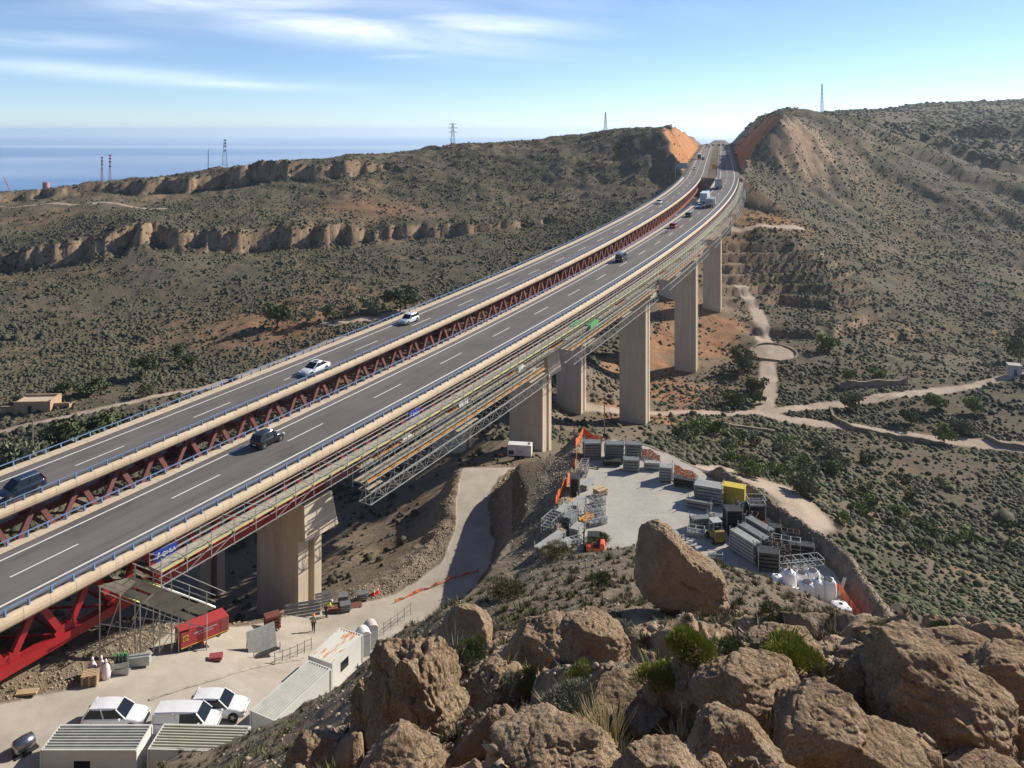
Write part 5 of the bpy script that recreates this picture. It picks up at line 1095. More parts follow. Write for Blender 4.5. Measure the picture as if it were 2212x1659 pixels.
# ------------------------------------------------------------------ containers and yard things
def corr_box(name,pos,rz,L,W_,H_,label,cat,wallm,roofm,group=None,ribs='x',hung=True):
    """site cabin: pos = centre of base"""
    root=empty(name,pos,rz,label,cat,group); m=MB(); m.b2(-L/2,L/2,-W_/2,W_/2,.0,H_-.06); m.build('walls',wallm,root)
    m=MB(); n=9 if ribs=='x' else int(L/.19)
    m.b2(-L/2+.05,L/2-.05,-W_/2+.05,W_/2-.05,H_-.05,H_-.01)
    for i in range(n):
        k=(i+.5)/n
        if ribs=='x': y=-W_/2+k*W_; m.box((0,y,H_+.015),(L-.16,W_/n*.45,.10),ty=.5)
    m.build('roof',roofm,root)
    m=MB(); f=.1
    for y in (-1,1): m.beam((-L/2,y*(W_/2-.02),H_),(L/2,y*(W_/2-.02),H_),f,.11)
    for x in (-1,1): m.beam((x*(L/2-.02),-W_/2,H_),(x*(L/2-.02),W_/2,H_),f,.105)
    for x in (-1,1):
        for y in (-1,1): m.beam((x*(L/2),y*(W_/2),0),(x*(L/2),y*(W_/2),H_),.12)
    m.build('frame',wallm,root)
    m=MB(); m.b2(L/2+.003,L/2+.03,-.45,.45,.1,2.0); m.build('door',pmat('cabin_door',(.6,.6,.58),.5),root)
    m=MB(); m.b2(-1.,.1,-W_/2-.02,-W_/2-.002,1.,1.8); m.build('window',M_glass,root)
    return root
M_cab=pmat('cabin_white',(.62,.61,.57),.5,0,.3,.10,1); M_roofw=pmat('cabin_roof',(.44,.44,.39),.6,0,.3,.22,.8)
def m_rustroof():
    t=NT('rusty_roof'); v=t.co('Object',(.45,1.6,1)); n=t.noise(v,1.0,5,.65,.3); c=t.mix(t.rng(n,.52,.57),(.55,.54,.49),t.mix(t.rng(t.noise(t.co('Object'),5,4),.4,.6),(.42,.17,.06),(.60,.34,.17))); return t.fin(c,.75,0,.2)
corr_box('site_container',(-28.75,55.97,-44.62),0,6.45,2.34,2.5,'white site container with ribbed grey roof, leftmost at the bottom edge','container',M_cab,M_roofw,'white site containers')
corr_box('site_container',(-21.75,56.25,-44.85),R_(-2),6.2,2.34,2.5,'white site container with yellowish ribbed roof half hidden by scrub, second from the left','container',M_cab,pmat('cabin_roof_beige',(.50,.47,.36),.6,0,.3,.15,.8),'white site containers')
corr_box('site_container',(-17.1,62.8,-45.95),R_(63.3),6.4,2.3,2.45,'long white container with clean ribbed roof beside the hatchback','container',M_cab,M_roofw,'white site containers')
corr_box('site_container',(-15.35,70.5,-47.4),R_(65),4.3,2.43,2.4,'shorter white container with big rust stains on its ribbed roof','container',M_cab,m_rustroof(),'white site containers')
def toilet(u,vt,y,label,top,rz=.45):
    x=(u-512)/FPX*y; z=-(vt-V0)/FPX*y-2.3; root=empty('portable_toilet',(x,y,z),rz,label,'toilet','portable toilets')
    m=MB(); m.b2(-.55,.55,-.55,.55,0,2.05); m.build('cabin',pmat('toilet_grey',(.66,.68,.67),.5),root,bevel=.05)
    m=MB(); m.lathe([(.62,-.58),(.62,.58)],(0,0,1.74),24,'y'); q=MB(); q.v=[(a,b,max(c,2.0)) for a,b,c in m.v]; q.f=m.f; q.n=m.n; q.build('roof',top,root)
    m=MB(); m.b2(-.40,.40,-.585,-.553,.1,1.9); m.build('door',pmat('toilet_door',(.58,.6,.6),.5),root); m=MB(); m.b2(.56,.575,-.5,.5,1.05,1.25); m.build('stripe',pmat('salmon_stripe',(.65,.3,.25),.6),root)
toilet(363.5,629,74.5,'portable toilet with white roof, the nearer one behind the rusty container',pmat('white_plastic',(.78,.77,.74),.4))
toilet(371.2,622.5,76.5,'portable toilet with pinkish domed roof, the farther and taller looking one',pmat('pink_plastic',(.62,.54,.50),.4))
def red_unit():
    L,W_,H_=4.18,1.62,1.65; n0=Vector((-28.5,69.5,-43.4)); dx=Vector((.756,.655,0)); dy=Vector((-.655,.756,0)); c=n0+dx*L/2+dy*W_/2; root=empty('compressor_container',(c.x,c.y,-43.4-H_),math.atan2(.655,.756),'red machine container on wheels with white lettering and yellow emblem','compressor')
    RED=pmat('container_red',(.46,.055,.06),.5,0,.4,.14,1.2); m=MB(); m.b2(-L/2,L/2,-W_/2,W_/2,.34,H_); m.build('housing',RED,root,bevel=.03)
    m=MB(); m.b2(-L/2-.01,L/2+.01,-W_/2-.012,-W_/2+.02,.33,.42); m.build('yellow_stripe',pmat('stripe_yellow',(.75,.42,.04),.5),root)
    m=MB(); m.b2(-L/2+.05,L/2-.1,-W_/2+.1,W_/2-.1,.18,.34); m.build('chassis',M_trim,root)
    for i in range(3): m=MB(); m.b2(L/2-.72,L/2-.1,-W_/2-.015,-W_/2,.52+i*.36,.82+i*.36); m.build('louvre',pmat('louvre',(.30,.10,.09),.7),root)
    m=MB(); m.b2(-L/2+.16,-L/2+.62,-W_/2-.02,-W_/2,.92,1.38); m.build('emblem_panel',pmat('emblem_yellow',(.80,.58,.10),.5),root)
    m=MB(); m.lathe([(.08,-W_/2-.026),(.15,-W_/2-.024)],(-L/2+.39,0,1.15),14,'y'); m.lathe([(.17,-W_/2-.024),(.20,-W_/2-.024)],(-L/2+.39,0,1.15),14,'y'); m.build('emblem',pmat('emblem_brown',(.38,.20,.03),.6),root)
    R=Matrix.Rotation(math.pi/2,4,'X'); text('lettering','ALQUILER DE MAQUINARIA',.165,M_letter,root,Matrix.Translation((.02,-W_/2-.012,1.28))@R); text('lettering','TEL. 958 158-420-425-08',.13,M_letter,root,Matrix.Translation((.02,-W_/2-.012,1.06))@R)
    for x in (-1.2,1.2):
        for y in (-1,1): wheel(root,x,y*(W_/2-.2),.24,.16)
    m=MB(); m.tube([(-.2,-W_/2-.05,.3),(-.2,-W_/2-.3,.1)],.09,8); m.build('hose_coupling',pmat('coupling_red',(.65,.07,.03),.5),root)
red_unit()
def G(u,v): return ray(u,v,40,400)
def yardcar(u,v,rz,L,W_,H_,k,label,**kw):
    x,y,z=G(u,v); return car((x,y,z+.01),rz,L,W_,H_,k,WHITE,label,'white cars parked in the yard',**kw)
def carat(u,v,y,rz,L,W_,H_,k,label,**kw):
    x=(u-512)/FPX*y; return car((x,y,Hz(x,y)+.01),rz,L,W_,H_,k,WHITE,label,'white cars parked in the yard',**kw)
carat(218,0,62.0,R_(1),4.5,1.8,1.6,'hatch','white hatchback parked beside the long white container, front wheel turned')
carat(187,0,59.9,R_(1),4.6,1.85,1.72,'van','white van with ribbed roof parked behind the second container')
carat(116,0,59.6,R_(2),4.5,1.8,1.6,'hatch','white hatchback with roof aerial half hidden by the leftmost container')
M_plk=pmat('steel_planks',(.24,.25,.245),.55,.25,.4,.35,2.5); M_plk2=pmat('pale_planks',(.38,.38,.35),.6,.1,.3,.3,2.5); M_drk=pmat('dark_steel',(.055,.055,.055),.6,.3,.4,.4,1.5); M_rust=pmat('rusty_steel',(.10,.06,.045),.75,.2,.3,.4,2); M_wood=pmat('crate_wood',(.55,.40,.24),.85,0,.1,.25,2); M_brn=pmat('brown_panels',(.23,.09,.07),.75,0,.2,.3,2)
def pack(pos,rz,L,W_,H_,label,mat=None,post=True,nl=None,name='plank_stack',cat='stack',group=None,n=5,basket=False):
    """bundle of planks, panels or tubes in a rack, long axis x"""
    mat=mat or M_plk; root=empty(name,pos,rz,label,cat,group); nl=nl or max(2,int(H_/.34)); m=MB(); rg=random.Random(int(L*100+H_*37+pos[0]*10)); z=.12
    h=(H_-.12)/nl
    for k in range(nl):
        for j in range(n):
            y=-W_/2+W_*(j+.5)/n; m.box((rg.uniform(-.04,.04)*L*.5,y,z+h/2),(L*(1-.04*rg.random()),W_/n*.82,h*.70))
        z+=h
    m.build('planks',mat,root)
    for sx in (-.36,.36):
        b=MB(); b.box((sx*L,0,.05),(.12,W_*1.04,.11)); b.build('bearer',M_galv if mat is not M_drk else M_drk,root)
    if post:
        for sx in (-.46,.46):
            for sy in (-.5,.5):
                b=MB(); b.box((sx*L,sy*W_+(.05 if sy>0 else -.05),(H_+.35)/2),(.07,.07,H_+.35)); b.build('upright',M_galv,root)
    if basket:
        for zz in (H_+.1,H_+.6):
            b=MB()
            for p,q in (((-.5,-.5),(.5,-.5)),((.5,-.5),(.5,.5)),((.5,.5),(-.5,.5)),((-.5,.5),(-.5,-.5))): b.beam((p[0]*L,p[1]*W_,zz),(q[0]*L,q[1]*W_,zz),.06)
            b.build('basket_rail',M_galv,root)
    return root
def rack(pos,rz,L,W_,H_,label,nx=3,mat=None,name='tube_rack',cat='rack',group=None,fill=True):
    mat=mat or M_galv; root=empty(name,pos,rz,label,cat,group)
    for i in range(nx+1):
        x=-L/2+L*i/nx
        for sy in (-1,1): m=MB(); m.beam((x,sy*W_/2,0),(x,sy*W_/2,H_),.06); m.build('upright',mat,root)
    m=MB()
    for z in (.12,H_*.55,H_):
        for sy in (-1,1): m.beam((-L/2,sy*W_/2,z),(L/2,sy*W_/2,z),.06)
        for i in range(nx+1): x=-L/2+L*i/nx; m.beam((x,-W_/2,z),(x,W_/2,z),.06)
    m.build('frame_rails',mat,root)
    if fill:
        m=MB(); rg=random.Random(int(pos[0]*31))
        for k in range(26): y,z=rg.uniform(-.42,.42)*W_,rg.uniform(.16,.5*H_); m.beam((-L*.48+rg.uniform(0,.1)*L,y,z),(L*.48,y+rg.uniform(-.05,.05),z),.055)
        m.build('tubes',mat,root)
    return root
def crop(o,X,Y): ox,oy,sc=o; return (ox+X/sc)/4,(oy+Y/sc)/4
C3=(1900,1700,2.212); C4=(2600,1850,2.37); C6=(800,2250,2.212); C5=(0,2350,2.212); C1=(0,1700,2.212)
def PG(o,X,Y): u,v=crop(o,X,Y); y=FPX*-PADZ/(v-V0); return ((u-512)/FPX*y,y,PADZ)
GS='scaffold material stacked on the laydown pad'
PK=[ # crop, base centre X,Y, rz, L, W, H, label, material, options
 (C3,1035,292,2,2.4,1.4,2.3,'tall grey panel stack at the far left corner of the pad',M_plk,{}),
 (C3,1232,296,-3,2.6,1.4,2.2,'tall grey panel stack, second along the far edge of the pad',M_plk,{}),
 (C3,1215,352,-4,2.4,1.0,.7,'low dark plank bundle in front of the second stack on the far edge',M_drk,dict(post=False)),
 (C3,1402,285,-4,2.2,1.3,2.0,'many-layered grey stack, third along the far edge of the pad',M_plk,{}),
 (C3,1382,400,-6,2.1,1.2,1.6,'layered stack standing in front of the third stack on the far edge',M_plk,{}),
 (C3,1568,388,-6,2.2,.9,1.0,'low crate-like stack with pale top, fourth along the far edge',M_plk2,{}),
 (C3,1690,486,-12,1.7,1.5,1.9,'squarish stack with pale top, fifth along the far edge',M_plk2,dict(n=4)),
 (C3,1860,548,-24,2.9,.8,1.1,'dark bundle of tubes before the orange netting on the right edge',M_drk,{}),
 (C3,2075,672,-22,3.4,1.9,2.1,'big block of upright grey panels with striped top on the right edge',M_plk2,dict(n=5,nl=5)),
 (C3,1985,738,-24,3.0,.8,1.0,'long low grey bundle in front of the big striped block',M_plk,{}),
 (C4,475,612,8,2.2,1.0,1.2,'stack of short planks with striped top, left one of a pair in the middle right',M_plk,{}),
 (C4,640,588,8,1.9,1.0,1.1,'stack of short planks with striped top, right one of the pair in the middle right',M_plk,{}),
 (C4,785,650,0,1.9,1.6,2.6,'tall dark pile of steel parts behind the yellow machine',M_drk,dict(n=6)),
 (C4,900,560,0,1.6,1.3,2.0,'dark rusty pile of steel parts next to the yellow skip',M_drk,{}),
 (C4,1005,575,-4,1.9,1.6,2.3,'dark ribbed stack with an open basket on top',M_drk,dict(basket=True)),
 (C4,905,890,-62,3.6,1.0,2.2,'long grey box-shaped plank stack nearest the low frame, first of three',M_plk2,{}),
 (C4,985,830,-62,3.8,.95,2.1,'long grey box-shaped plank stack in the middle of three',M_plk,{}),
 (C4,1040,745,-62,3.6,.9,2.0,'long grey box-shaped plank stack at the back of three',M_plk,{}),
 (C4,1188,752,-10,1.3,1.0,1.8,'small dark upright stack beside the orange screen',M_drk,{}),
 (C4,1120,1010,-12,2.2,1.5,2.0,'dark mass of steel parts behind the white big bags',M_drk,dict(n=7)),
 (C4,1435,890,-14,2.6,1.1,1.4,'dark steel stack before the rubble berm on the right',M_drk,{}),
 (C3,884,636,84,2.0,1.0,2.6,'tall dark narrow stack at the left edge of the pad',M_drk,{}),
 (C3,905,780,60,2.6,1.1,1.5,'grey plank stack with tubes standing round it on the left edge',M_plk2,{}),
 (C3,785,860,60,2.2,1.1,1.7,'grey plank stack at the left edge, beside the orange beams lying behind',M_plk2,{}),
 (C3,845,905,60,2.2,1.0,1.6,'grey plank stack in the middle of the left cluster',M_plk,{}),
 (C3,905,965,60,1.8,1.0,1.0,'grey plank stack just behind the orange forklift',M_plk2,{}),
 (C3,665,1105,52,4.4,1.0,1.2,'long pale plank stack in front of the left cluster',M_plk2,dict(n=6)),
 (C3,750,1130,52,4.0,1.0,.8,'second long pale plank stack nearest the brow of the hill',M_plk2,{}),
 (C3,985,850,57,2.3,.8,.55,'bundle of bright orange beams lying at the front of the left cluster',M_org,dict(post=False,nl=2,n=4)),
 (C3,840,705,55,1.9,.7,.6,'bundle of orange beams behind the left cluster, by the netting',M_org,dict(post=False,nl=2,n=3)),
 (C3,1110,615,35,1.5,1.2,.8,'plywood crates tipped on their side on the pad',M_wood,dict(post=False,n=2,nl=2)),
 (C3,1000,545,62,2.6,.8,.7,'loose pale planks between the netting and the plywood crates',M_plk2,dict(post=False)),
 (C3,1040,380,-24,2.0,.3,.2,'dark beams lying flat near the far left corner of the pad',M_drk,dict(post=False,nl=1,n=2)),
]
for o,X,Y,rz,L,W_,H_,lab,mt,kw in PK: pack(PG(o,X,Y),R_(rz),L,W_,H_,lab,mt,group=GS,**kw)
for o,X,Y,rz,L,W_,H_,lab,nx,kw in (
 (C4,435,690,-18,1.8,.9,.9,'light open tube frame at the edge of the pair of plank stacks',2,{}),
 (C4,620,925,-10,1.4,.8,.8,'small open tube frame near the balanced boulder',2,{}),
 (C4,1420,1020,10,4.6,1.3,1.2,'row of open galvanised frames right behind the white big bags',5,dict(fill=False)),
 (C4,1290,870,-20,2.8,1.1,1.7,'rusty open frames between the grey stacks and the berm',3,{}),
 (C3,1060,790,20,2.1,1.1,.8,'open tube racks beside the plywood crates',3,{}),
 (C3,1070,870,22,2.2,1.1,.8,'open tube rack at the front of the left cluster',3,{}),
 (C3,1085,700,20,1.5,1.0,.9,'small open rack with dark shadowed inside below the crates',2,{}),
 (C3,680,930,60,2.6,1.3,1.6,'rack of upright tubes at the left end of the cluster',4,{}),
 (C3,880,1060,25,1.8,.9,.7,'open tube frame left of the orange forklift',2,{}),
 (C3,965,435,75,1.9,.9,1.6,'leaning bundle of upright tubes at the far left of the pad',3,{})): rack(PG(o,X,Y),R_(rz),L,W_,H_,lab,nx,group=GS,**kw)
def skip(pos,rz,label):
    root=empty('yellow_bin',pos,rz,label,'container'); Y_=pmat('bin_yellow',(.55,.42,.06),.6,0,.3,.2,1); L,W_,H_=2.6,1.3,2.0; m=MB(); m.b2(-L/2,L/2,-W_/2,W_/2,0,H_); m.build('body',Y_,root,bevel=.02)
    m=MB(); 
    for i in range(9): m.box((-L/2+.15+i*(L-.3)/8,0,H_/2),(.07,W_+.08,H_-.1))
    m.build('ribs',Y_,root); m=MB(); m.b2(-L/2-.05,L/2+.05,-W_/2-.06,W_/2+.06,H_+.003,H_+.07); m.build('lid',Y_,root)
skip(PG(C4,795,378),R_(-24),'tall yellow steel bin at the right edge of the pad')
def forklift(pos,rz,label,bm_,mat_c,name='forklift'):
    root=empty(name,pos,rz,label,'forklift'); m=MB(); m.b2(-1.1,.7,-.55,.55,.3,.95); m.box((-.95,0,1.1),(.6,1.1,.7),tx=.7); m.build('body',mat_c,root,bevel=.06)
    for x in (-.75,.65):
        for y in (-1,1): wheel(root,x,y*.58,.34,.26)
    m=MB()
    for x in (-.6,.55):
        for y in (-1,1): m.beam((x,y*.5,.9),(x*.85,y*.48,2.15),.07)
    m.b2(-.62,.58,-.55,.55,2.12,2.2); m.build('overhead_guard',bm_,root)
    m=MB()
    for y in (-.28,.28): m.beam((.95,y,.15),(.95,y,2.5),.1,.12)
    for z in (.5,1.3,2.4): m.beam((.95,-.3,z),(.95,.3,z),.08)
    m.build('mast',bm_,root)
    for y in (-.28,.28): m=MB(); m.beam((1.0,y,.2),(2.1,y,.16),.12,.05); m.build('fork',bm_,root)
    m=MB(); m.box((-.25,0,1.05),(.5,.5,.12)); m.box((-.48,0,1.35),(.1,.5,.6)); m.build('seat',M_trim,root)
    m=MB(); m.tube([(.35,0,1.0),(.15,0,1.35)],.03,6); m.lathe([(.16,0),(.19,.02),(.16,.04)],(.13,0,1.36),12); m.build('steering_wheel',M_trim,root)
forklift(PG(C3,1045,1150),R_(172),'orange forklift parked at the near end of the pad',M_trim,pmat('forklift_orange',(.80,.12,.04),.45))
forklift(PG(C4,620,735),R_(100),'dark yellow forklift in the shade right of the balanced boulder',pmat('mast_grey',(.4,.4,.37),.5),pmat('dull_yellow',(.30,.22,.07),.6))
def bigbag(pos,sz,label,seed,openlid=True):
    root=empty('big_bag',pos,0,label,'big bag','white big bags on the pad'); rg=np.random.default_rng(seed); w_,h_=sz; n=20; P=[];F=[]
    for i,(r,z) in enumerate([(.42,0),(.52,.06),(.56,.3),(.55,.6),(.52,.85),(.46,.97),(.30,1.0),(.12,.98 if openlid else 1.12)]):
        for k in range(n):
            t=2*math.pi*k/n; q=1+.16*abs(math.cos(2*t))**3 if False else 1+.10*math.cos(4*t)*(-1)+.05*rg.normal()*(.3+z); P.append((r*w_*q*math.cos(t),r*w_*q*math.sin(t),z*h_+.02*rg.normal()*h_*(z>.1)))
    for i in range(7):
        for k in range(n): F.append((i*n+k,i*n+(k+1)%n,(i+1)*n+(k+1)%n,(i+1)*n+k))
    m=MB(); m.add(P,F); m.build('sack',pmat('woven_white',(.80,.79,.76),.8,0,.2,.08,2),root,smooth=True)
    m=MB()
    for a in range(4):
        t=a*math.pi/2+.78; p=Vector((math.cos(t)*w_*.5,math.sin(t)*w_*.5,h_*.92)); m.tube([p,p*.8+Vector((0,0,h_*.3)),Vector((math.cos(t+.5)*w_*.42,math.sin(t+.5)*w_*.42,h_*.95))],.03,5)
    m.build('lifting_loop',pmat('bag_strap',(.6,.6,.58),.8),root)
    if openlid: m=MB(); m.lathe([(w_*.30,h_*1.0),(w_*.34,h_*1.03),(w_*.26,h_*1.04)],n=16); m.build('dark_tyre_ring' if False else 'opening',M_trim,root)
for i,(X,Y,w_,h_,lab,op) in enumerate(((1690,1300,1.25,1.9,'white big bag with black opening, tallest at the right end of the group',True),(1590,1300,1.1,1.8,'white big bag second from the right end',False),(1490,1310,1.3,1.75,'white big bag with dark folded top in the centre front of the group',True),(1320,1200,1.15,1.7,'white big bag with a dark strap line, left of the centre ones',False),(1545,1160,1.2,1.4,'white big bag with round black lid in the back row, right',True),(1440,1160,1.2,1.2,'white big bag with round black lid in the back row, left',True),(1205,1160,1.0,.9,'small slumped white big bag at the left end',False),(1220,1215,1.2,.7,'flat sagging white big bag low at the left end',False),(1375,1275,1.2,.7,'low white big bag lying in front of the group',False),(1810,1430,1.6,.8,'crumpled white sacking apart from the group, nearest the orange netting',False))):
    bigbag(PG(C4,X,Y),(w_,h_),lab,40+i,op)
# orange safety netting
def m_net():
    t=NT('orange_netting'); b=t.n('ShaderNodeBsdfTransparent'); mx=t.n('ShaderNodeMixShader'); br=t.n('ShaderNodeTexBrick'); t.L.new(t.co('UV'),br.inputs['Vector']); br.inputs['Scale'].default_value=1; br.inputs['Mortar Size'].default_value=.3; br.inputs['Brick Width'].default_value=1; br.inputs['Row Height'].default_value=1
    n=t.noise(t.co('Object'),2.,3); t.fin(t.mix(t.rng(n,.3,.7),(.62,.10,.03),(.86,.22,.06)),.7)
    t.L.new(t.rng(t.noise(t.co('Object'),9,2),.36,.44),mx.inputs[0]); t.L.new(b.outputs[0],mx.inputs[1]); t.L.new(t.b.outputs[0],mx.inputs[2]); t.L.new(mx.outputs[0],t.o.inputs[0]); return t.m
M_net=m_net()
def netting(pts,label,h=1.05):
    P=[Vector(p) for p in pts]; o=P[0]; root=empty('safety_netting',o,0,label,'netting','orange safety netting'); secs=[]
    for i in range(len(P)-1):
        n=max(2,int((P[i+1]-P[i]).length/.6))
        for k in range(n+(i==len(P)-2)):
            p=P[i]+(P[i+1]-P[i])*(k/n); p.z=Hz(p.x,p.y); sag=.12*math.sin(k*2.1+i)+.0; secs.append([tuple(p-o+Vector((0,0,.05))),tuple(p-o+Vector((.05*math.sin(k*1.3),.12*math.sin(k),h*.5))),tuple(p-o+Vector((0,.1*math.cos(k*1.7),h+sag)))])
    m=MB(); m.loft(secs); m.build('net',M_net,root)
    for i in range(0,len(secs),4): m=MB(); q=secs[i]; m.tube([(q[0][0],q[0][1],q[0][2]-.1),(q[0][0],q[0][1],q[0][2]+h+.15)],.03,5); m.build('stake',pmat('stake_brown',(.20,.09,.05),.8),root)
def PW(o,l): return [PG(o,*q) for q in l]
netting(PW(C3,((890,240),(960,135),(1130,165))),'orange netting behind the tall stacks at the far left corner of the pad')
netting(PW(C3,((905,300),(885,450))),'orange netting strip running down beside the upright tubes')
netting(PW(C3,((840,560),(790,650),(715,760))),'orange netting leaning along the left edge of the pad behind the dark narrow stack')
netting(PW(C3,((1480,280),(1560,290),(1640,340))),'orange netting between the fourth and fifth stacks on the far edge')
netting(PW(C3,((1765,420),(1960,500))),'orange netting behind the dark tube bundle on the right edge')
netting(PW(C4,((1040,650),(1120,640))),'short orange screen beside the small dark upright stack')
netting(PW(C4,((1760,1230),(1830,1300),(1920,1430),(1985,1500))),'orange netting running down past the white big bags to the hillside')
netting([ray(*p) for p in ((395,603),(420,592),(450,580),(478,572))],'low orange netting along the road bend below the brow',.28)
for X,Y,rz,L,W_,H_,lab in ((940,640,-30,1.8,1.2,1.9,'rusty dark cage between the yellow forklift and the long grey stacks'),(1150,900,-15,1.8,1.3,1.9,'rusty dark cage in the middle of the frames by the berm'),(1250,960,-15,1.7,1.2,1.7,'rusty dark cage just behind the row of open frames'),(860,520,-10,1.7,1.2,1.6,'rusty dark cage left of the ribbed stack with a basket'),(1330,820,-20,1.8,.9,1.9,'rusty dark cage touching the rubble berm')):
    rack(PG(C4,X,Y),R_(rz),L,W_,H_,lab,3,M_rust,group=GS)
m=MB(); p=PG(C4,1790,1275); m.beam((0,0,.1),(1.1,1.3,1.1),.28,.06); tag(m.build('plywood_board',pmat('pale_board',(.62,.60,.52),.8),None,p),'pale board leaning beside the rightmost big bag','board')
# generator trailer by the second pier
def gen():
    x,y,z=G(520,459); root=empty('generator_trailer',(x,y,z),R_(-8),'white generator on a trailer standing at the foot of the second pier','generator'); m=MB(); m.b2(-1.9,1.9,-.8,.8,.75,2.5); m.build('housing',pmat('generator_white',(.74,.72,.70),.45),root,bevel=.08)
    m=MB(); m.b2(-1.7,-.9,-.82,-.803,1.0,1.6); m.b2(1.3,1.6,-.3,.3,2.51,2.56); m.build('grille',M_trim,root); m=MB(); m.b2(-1.8,1.8,-.6,.6,.5,.74); m.build('chassis',M_trim,root)
    for xx in (-.5,.5):
        for yy in (-1,1): wheel(root,xx,yy*.75,.35,.2)
    m=MB(); m.beam((-1.8,0,.6),(-3.4,0,.45),.12); m.build('drawbar',pmat('drawbar_red',(.35,.06,.05),.6),root); R=Matrix.Rotation(math.pi/2,4,'X'); m=MB(); m.b2(-.5,.6,-.815,-.803,1.5,1.6); m.build('marking',pmat('grey_mark',(.3,.3,.3),.6),root)
gen()
x,y,z=G(526,446); m=MB(); m.tube([(0,0,0),(0,0,2.2)],.22,10); m.box((0,0,.1),(1.2,1.0,.3)); tag(m.build('concrete_post',pmat('white_concrete',(.7,.69,.66),.8),None,(x,y,z)),'short white post on a base behind the generator','post')
# things along the left edge of the yard
GY='goods along the edge of the yard'
def YG(o,X,Y): return G(*crop(o,X,Y))
pack(YG(C6,640,585),R_(28),1.5,1.1,1.5,'stack of red-brown formwork panels with broken wood at its side',M_brn,name='panel_stack',group=GY,post=False)
def wedge(o,X,Y,rz,L,label,mat,tilt=.9,H_=1.3):
    p=YG(o,X,Y); root=empty('formwork_panel',p,rz,label,'panel',GY); m=MB()
    for i in range(5): m.box((0,-.25+.12*i*math.cos(tilt)*1.6,.1+i*.27),(L,.07,.25),tilt=-.5)
    m.build('sheet',mat,root); 
    for sx in (-.42,.42): m=MB(); m.beam((sx*L,.5,0),(sx*L,.15,1.2),.08); m.build('prop',M_galv,root)
wedge(C6,905,470,R_(16),3.6,'long ribbed grey formwork panel leaning in front of the first pier',M_plk)
wedge(C6,1095,380,R_(20),1.8,'short ribbed panel just behind the bending worker',M_plk2)
pack(YG(C6,1285,425),R_(14),1.15,.9,.85,'grey ribbed block at the front of the pair beside the bending worker',M_plk,name='panel_stack',group=GY,post=False,nl=3)
pack(YG(C6,1268,350),R_(14),1.15,.9,.85,'grey ribbed block standing behind the front one, by the bending worker',M_plk,name='panel_stack',group=GY,post=False,nl=3)
pack(YG(C6,1435,328),R_(14),1.15,.9,.85,'single grey ribbed block nearest the traffic cones',M_plk,name='panel_stack',group=GY,post=False,nl=3)
pack(YG(C6,1380,382),R_(22),1.3,1.0,.14,'flat brown mats lying between the grey ribbed blocks',M_brn,name='mats',group=GY,post=False,nl=1)
pack(YG(C6,1185,438),R_(16),1.3,.8,.6,'open brown wooden crate that the bending worker reaches into',M_brn,name='crate',cat='crate',group=GY,post=False,nl=2,n=2)
for X,Y,lab in ((1537,290,'red and white traffic cone, left one of two'),(1570,272,'red and white traffic cone, right one of two')):
    p=YG(C6,X,Y); root=empty('traffic_cone',p,0,lab,'cone','traffic cones'); m=MB(); m.box((0,0,.03),(.42,.42,.06)); m.lathe([(.17,.06),(.11,.36)],n=14); m.build('body',pmat('cone_red',(.80,.06,.03),.5),root); m=MB(); m.lathe([(.108,.362),(.06,.66)],n=14); m.build('white_band',pmat('cone_white',(.8,.8,.78),.5),root); m=MB(); m.lathe([(.06,.662),(.03,.9)],n=14); m.build('tip',pmat('cone_red',(.8,.06,.03),.5),root)
def lean():
    p=YG(C6,560,800); root=empty('leaning_panel',p,R_(38),'grey sheet leaning on a rack in the open yard, casting a square shadow','panel'); m=MB(); m.add([(-1.3,0,.1),(1.3,0,.1),(1.3,.7,2.0),(-1.3,.7,2.0),(-1.3,.06,.1),(1.3,.06,.1),(1.3,.76,2.0),(-1.3,.76,2.0)],[(3,2,1,0),(4,5,6,7),(0,1,5,4),(1,2,6,5),(2,3,7,6),(3,0,4,7)]); m.build('sheet',M_plk2,root)
    m=MB()
    for i in range(7): m.beam((-1.1,-.25-.14*i,.25+.05*i),(1.1,-.25-.14*i,.25+.05*i),.1)
    m.build('stacked_props',M_drk,root); 
    for sx in (-1.2,1.2): m=MB(); m.beam((sx,-.9,0),(sx,-.9,1.0),.07); m.beam((sx,.9,0),(sx,.7,1.9),.07); m.build('stand',M_galv,root)
lean()
pack(YG(C5,1910,640),R_(12),1.1,.75,.45,'small bundle of red panels in front of the red machine container',pmat('panel_red',(.40,.09,.09),.6),name='panel_stack',group=GY,post=False,nl=2,n=6)
def cylrack():
    p=YG(C5,1075,755); root=empty('gas_cylinder_rack',p,R_(12),'grey rack holding tall gas bottles with green tops','gas bottle rack',GY); m=MB()
    for z in (.1,.6): m.b2(-.62,.62,-.38,-.34,z,z+.42)
    m.b2(-.62,.62,-.38,.38,.02,.08); m.build('cage',M_galv,root)
    for i in range(4):
        for j in range(2): m=MB(); m.lathe([(.11,.09),(.115,.15),(.115,1.35),(.06,1.5)],(-.42+i*.28,-.14+j*.28,0),12); m.build('gas_bottle',pmat('bottle_grey',(.10,.13,.11),.4,.2),root); m=MB(); m.lathe([(.062,1.502),(.06,1.58),(.03,1.62)],(-.42+i*.28,-.14+j*.28,0),10); m.build('cap',pmat('cap_green',(.04,.42,.10),.4),root)
cylrack()
p=YG(C5,1235,690); root=empty('metal_tank',p,R_(12),'pale grey metal box with rounded edges beside the gas bottles','tank',GY); m=MB(); m.b2(-.85,.85,-.35,.35,.08,.85); m.build('body',pmat('tank_grey',(.45,.48,.47),.45,.3),root,bevel=.08); m=MB(); m.b2(-.86,.86,-.1,.1,.86,.93); m.build('lid_bar',M_galv,root)
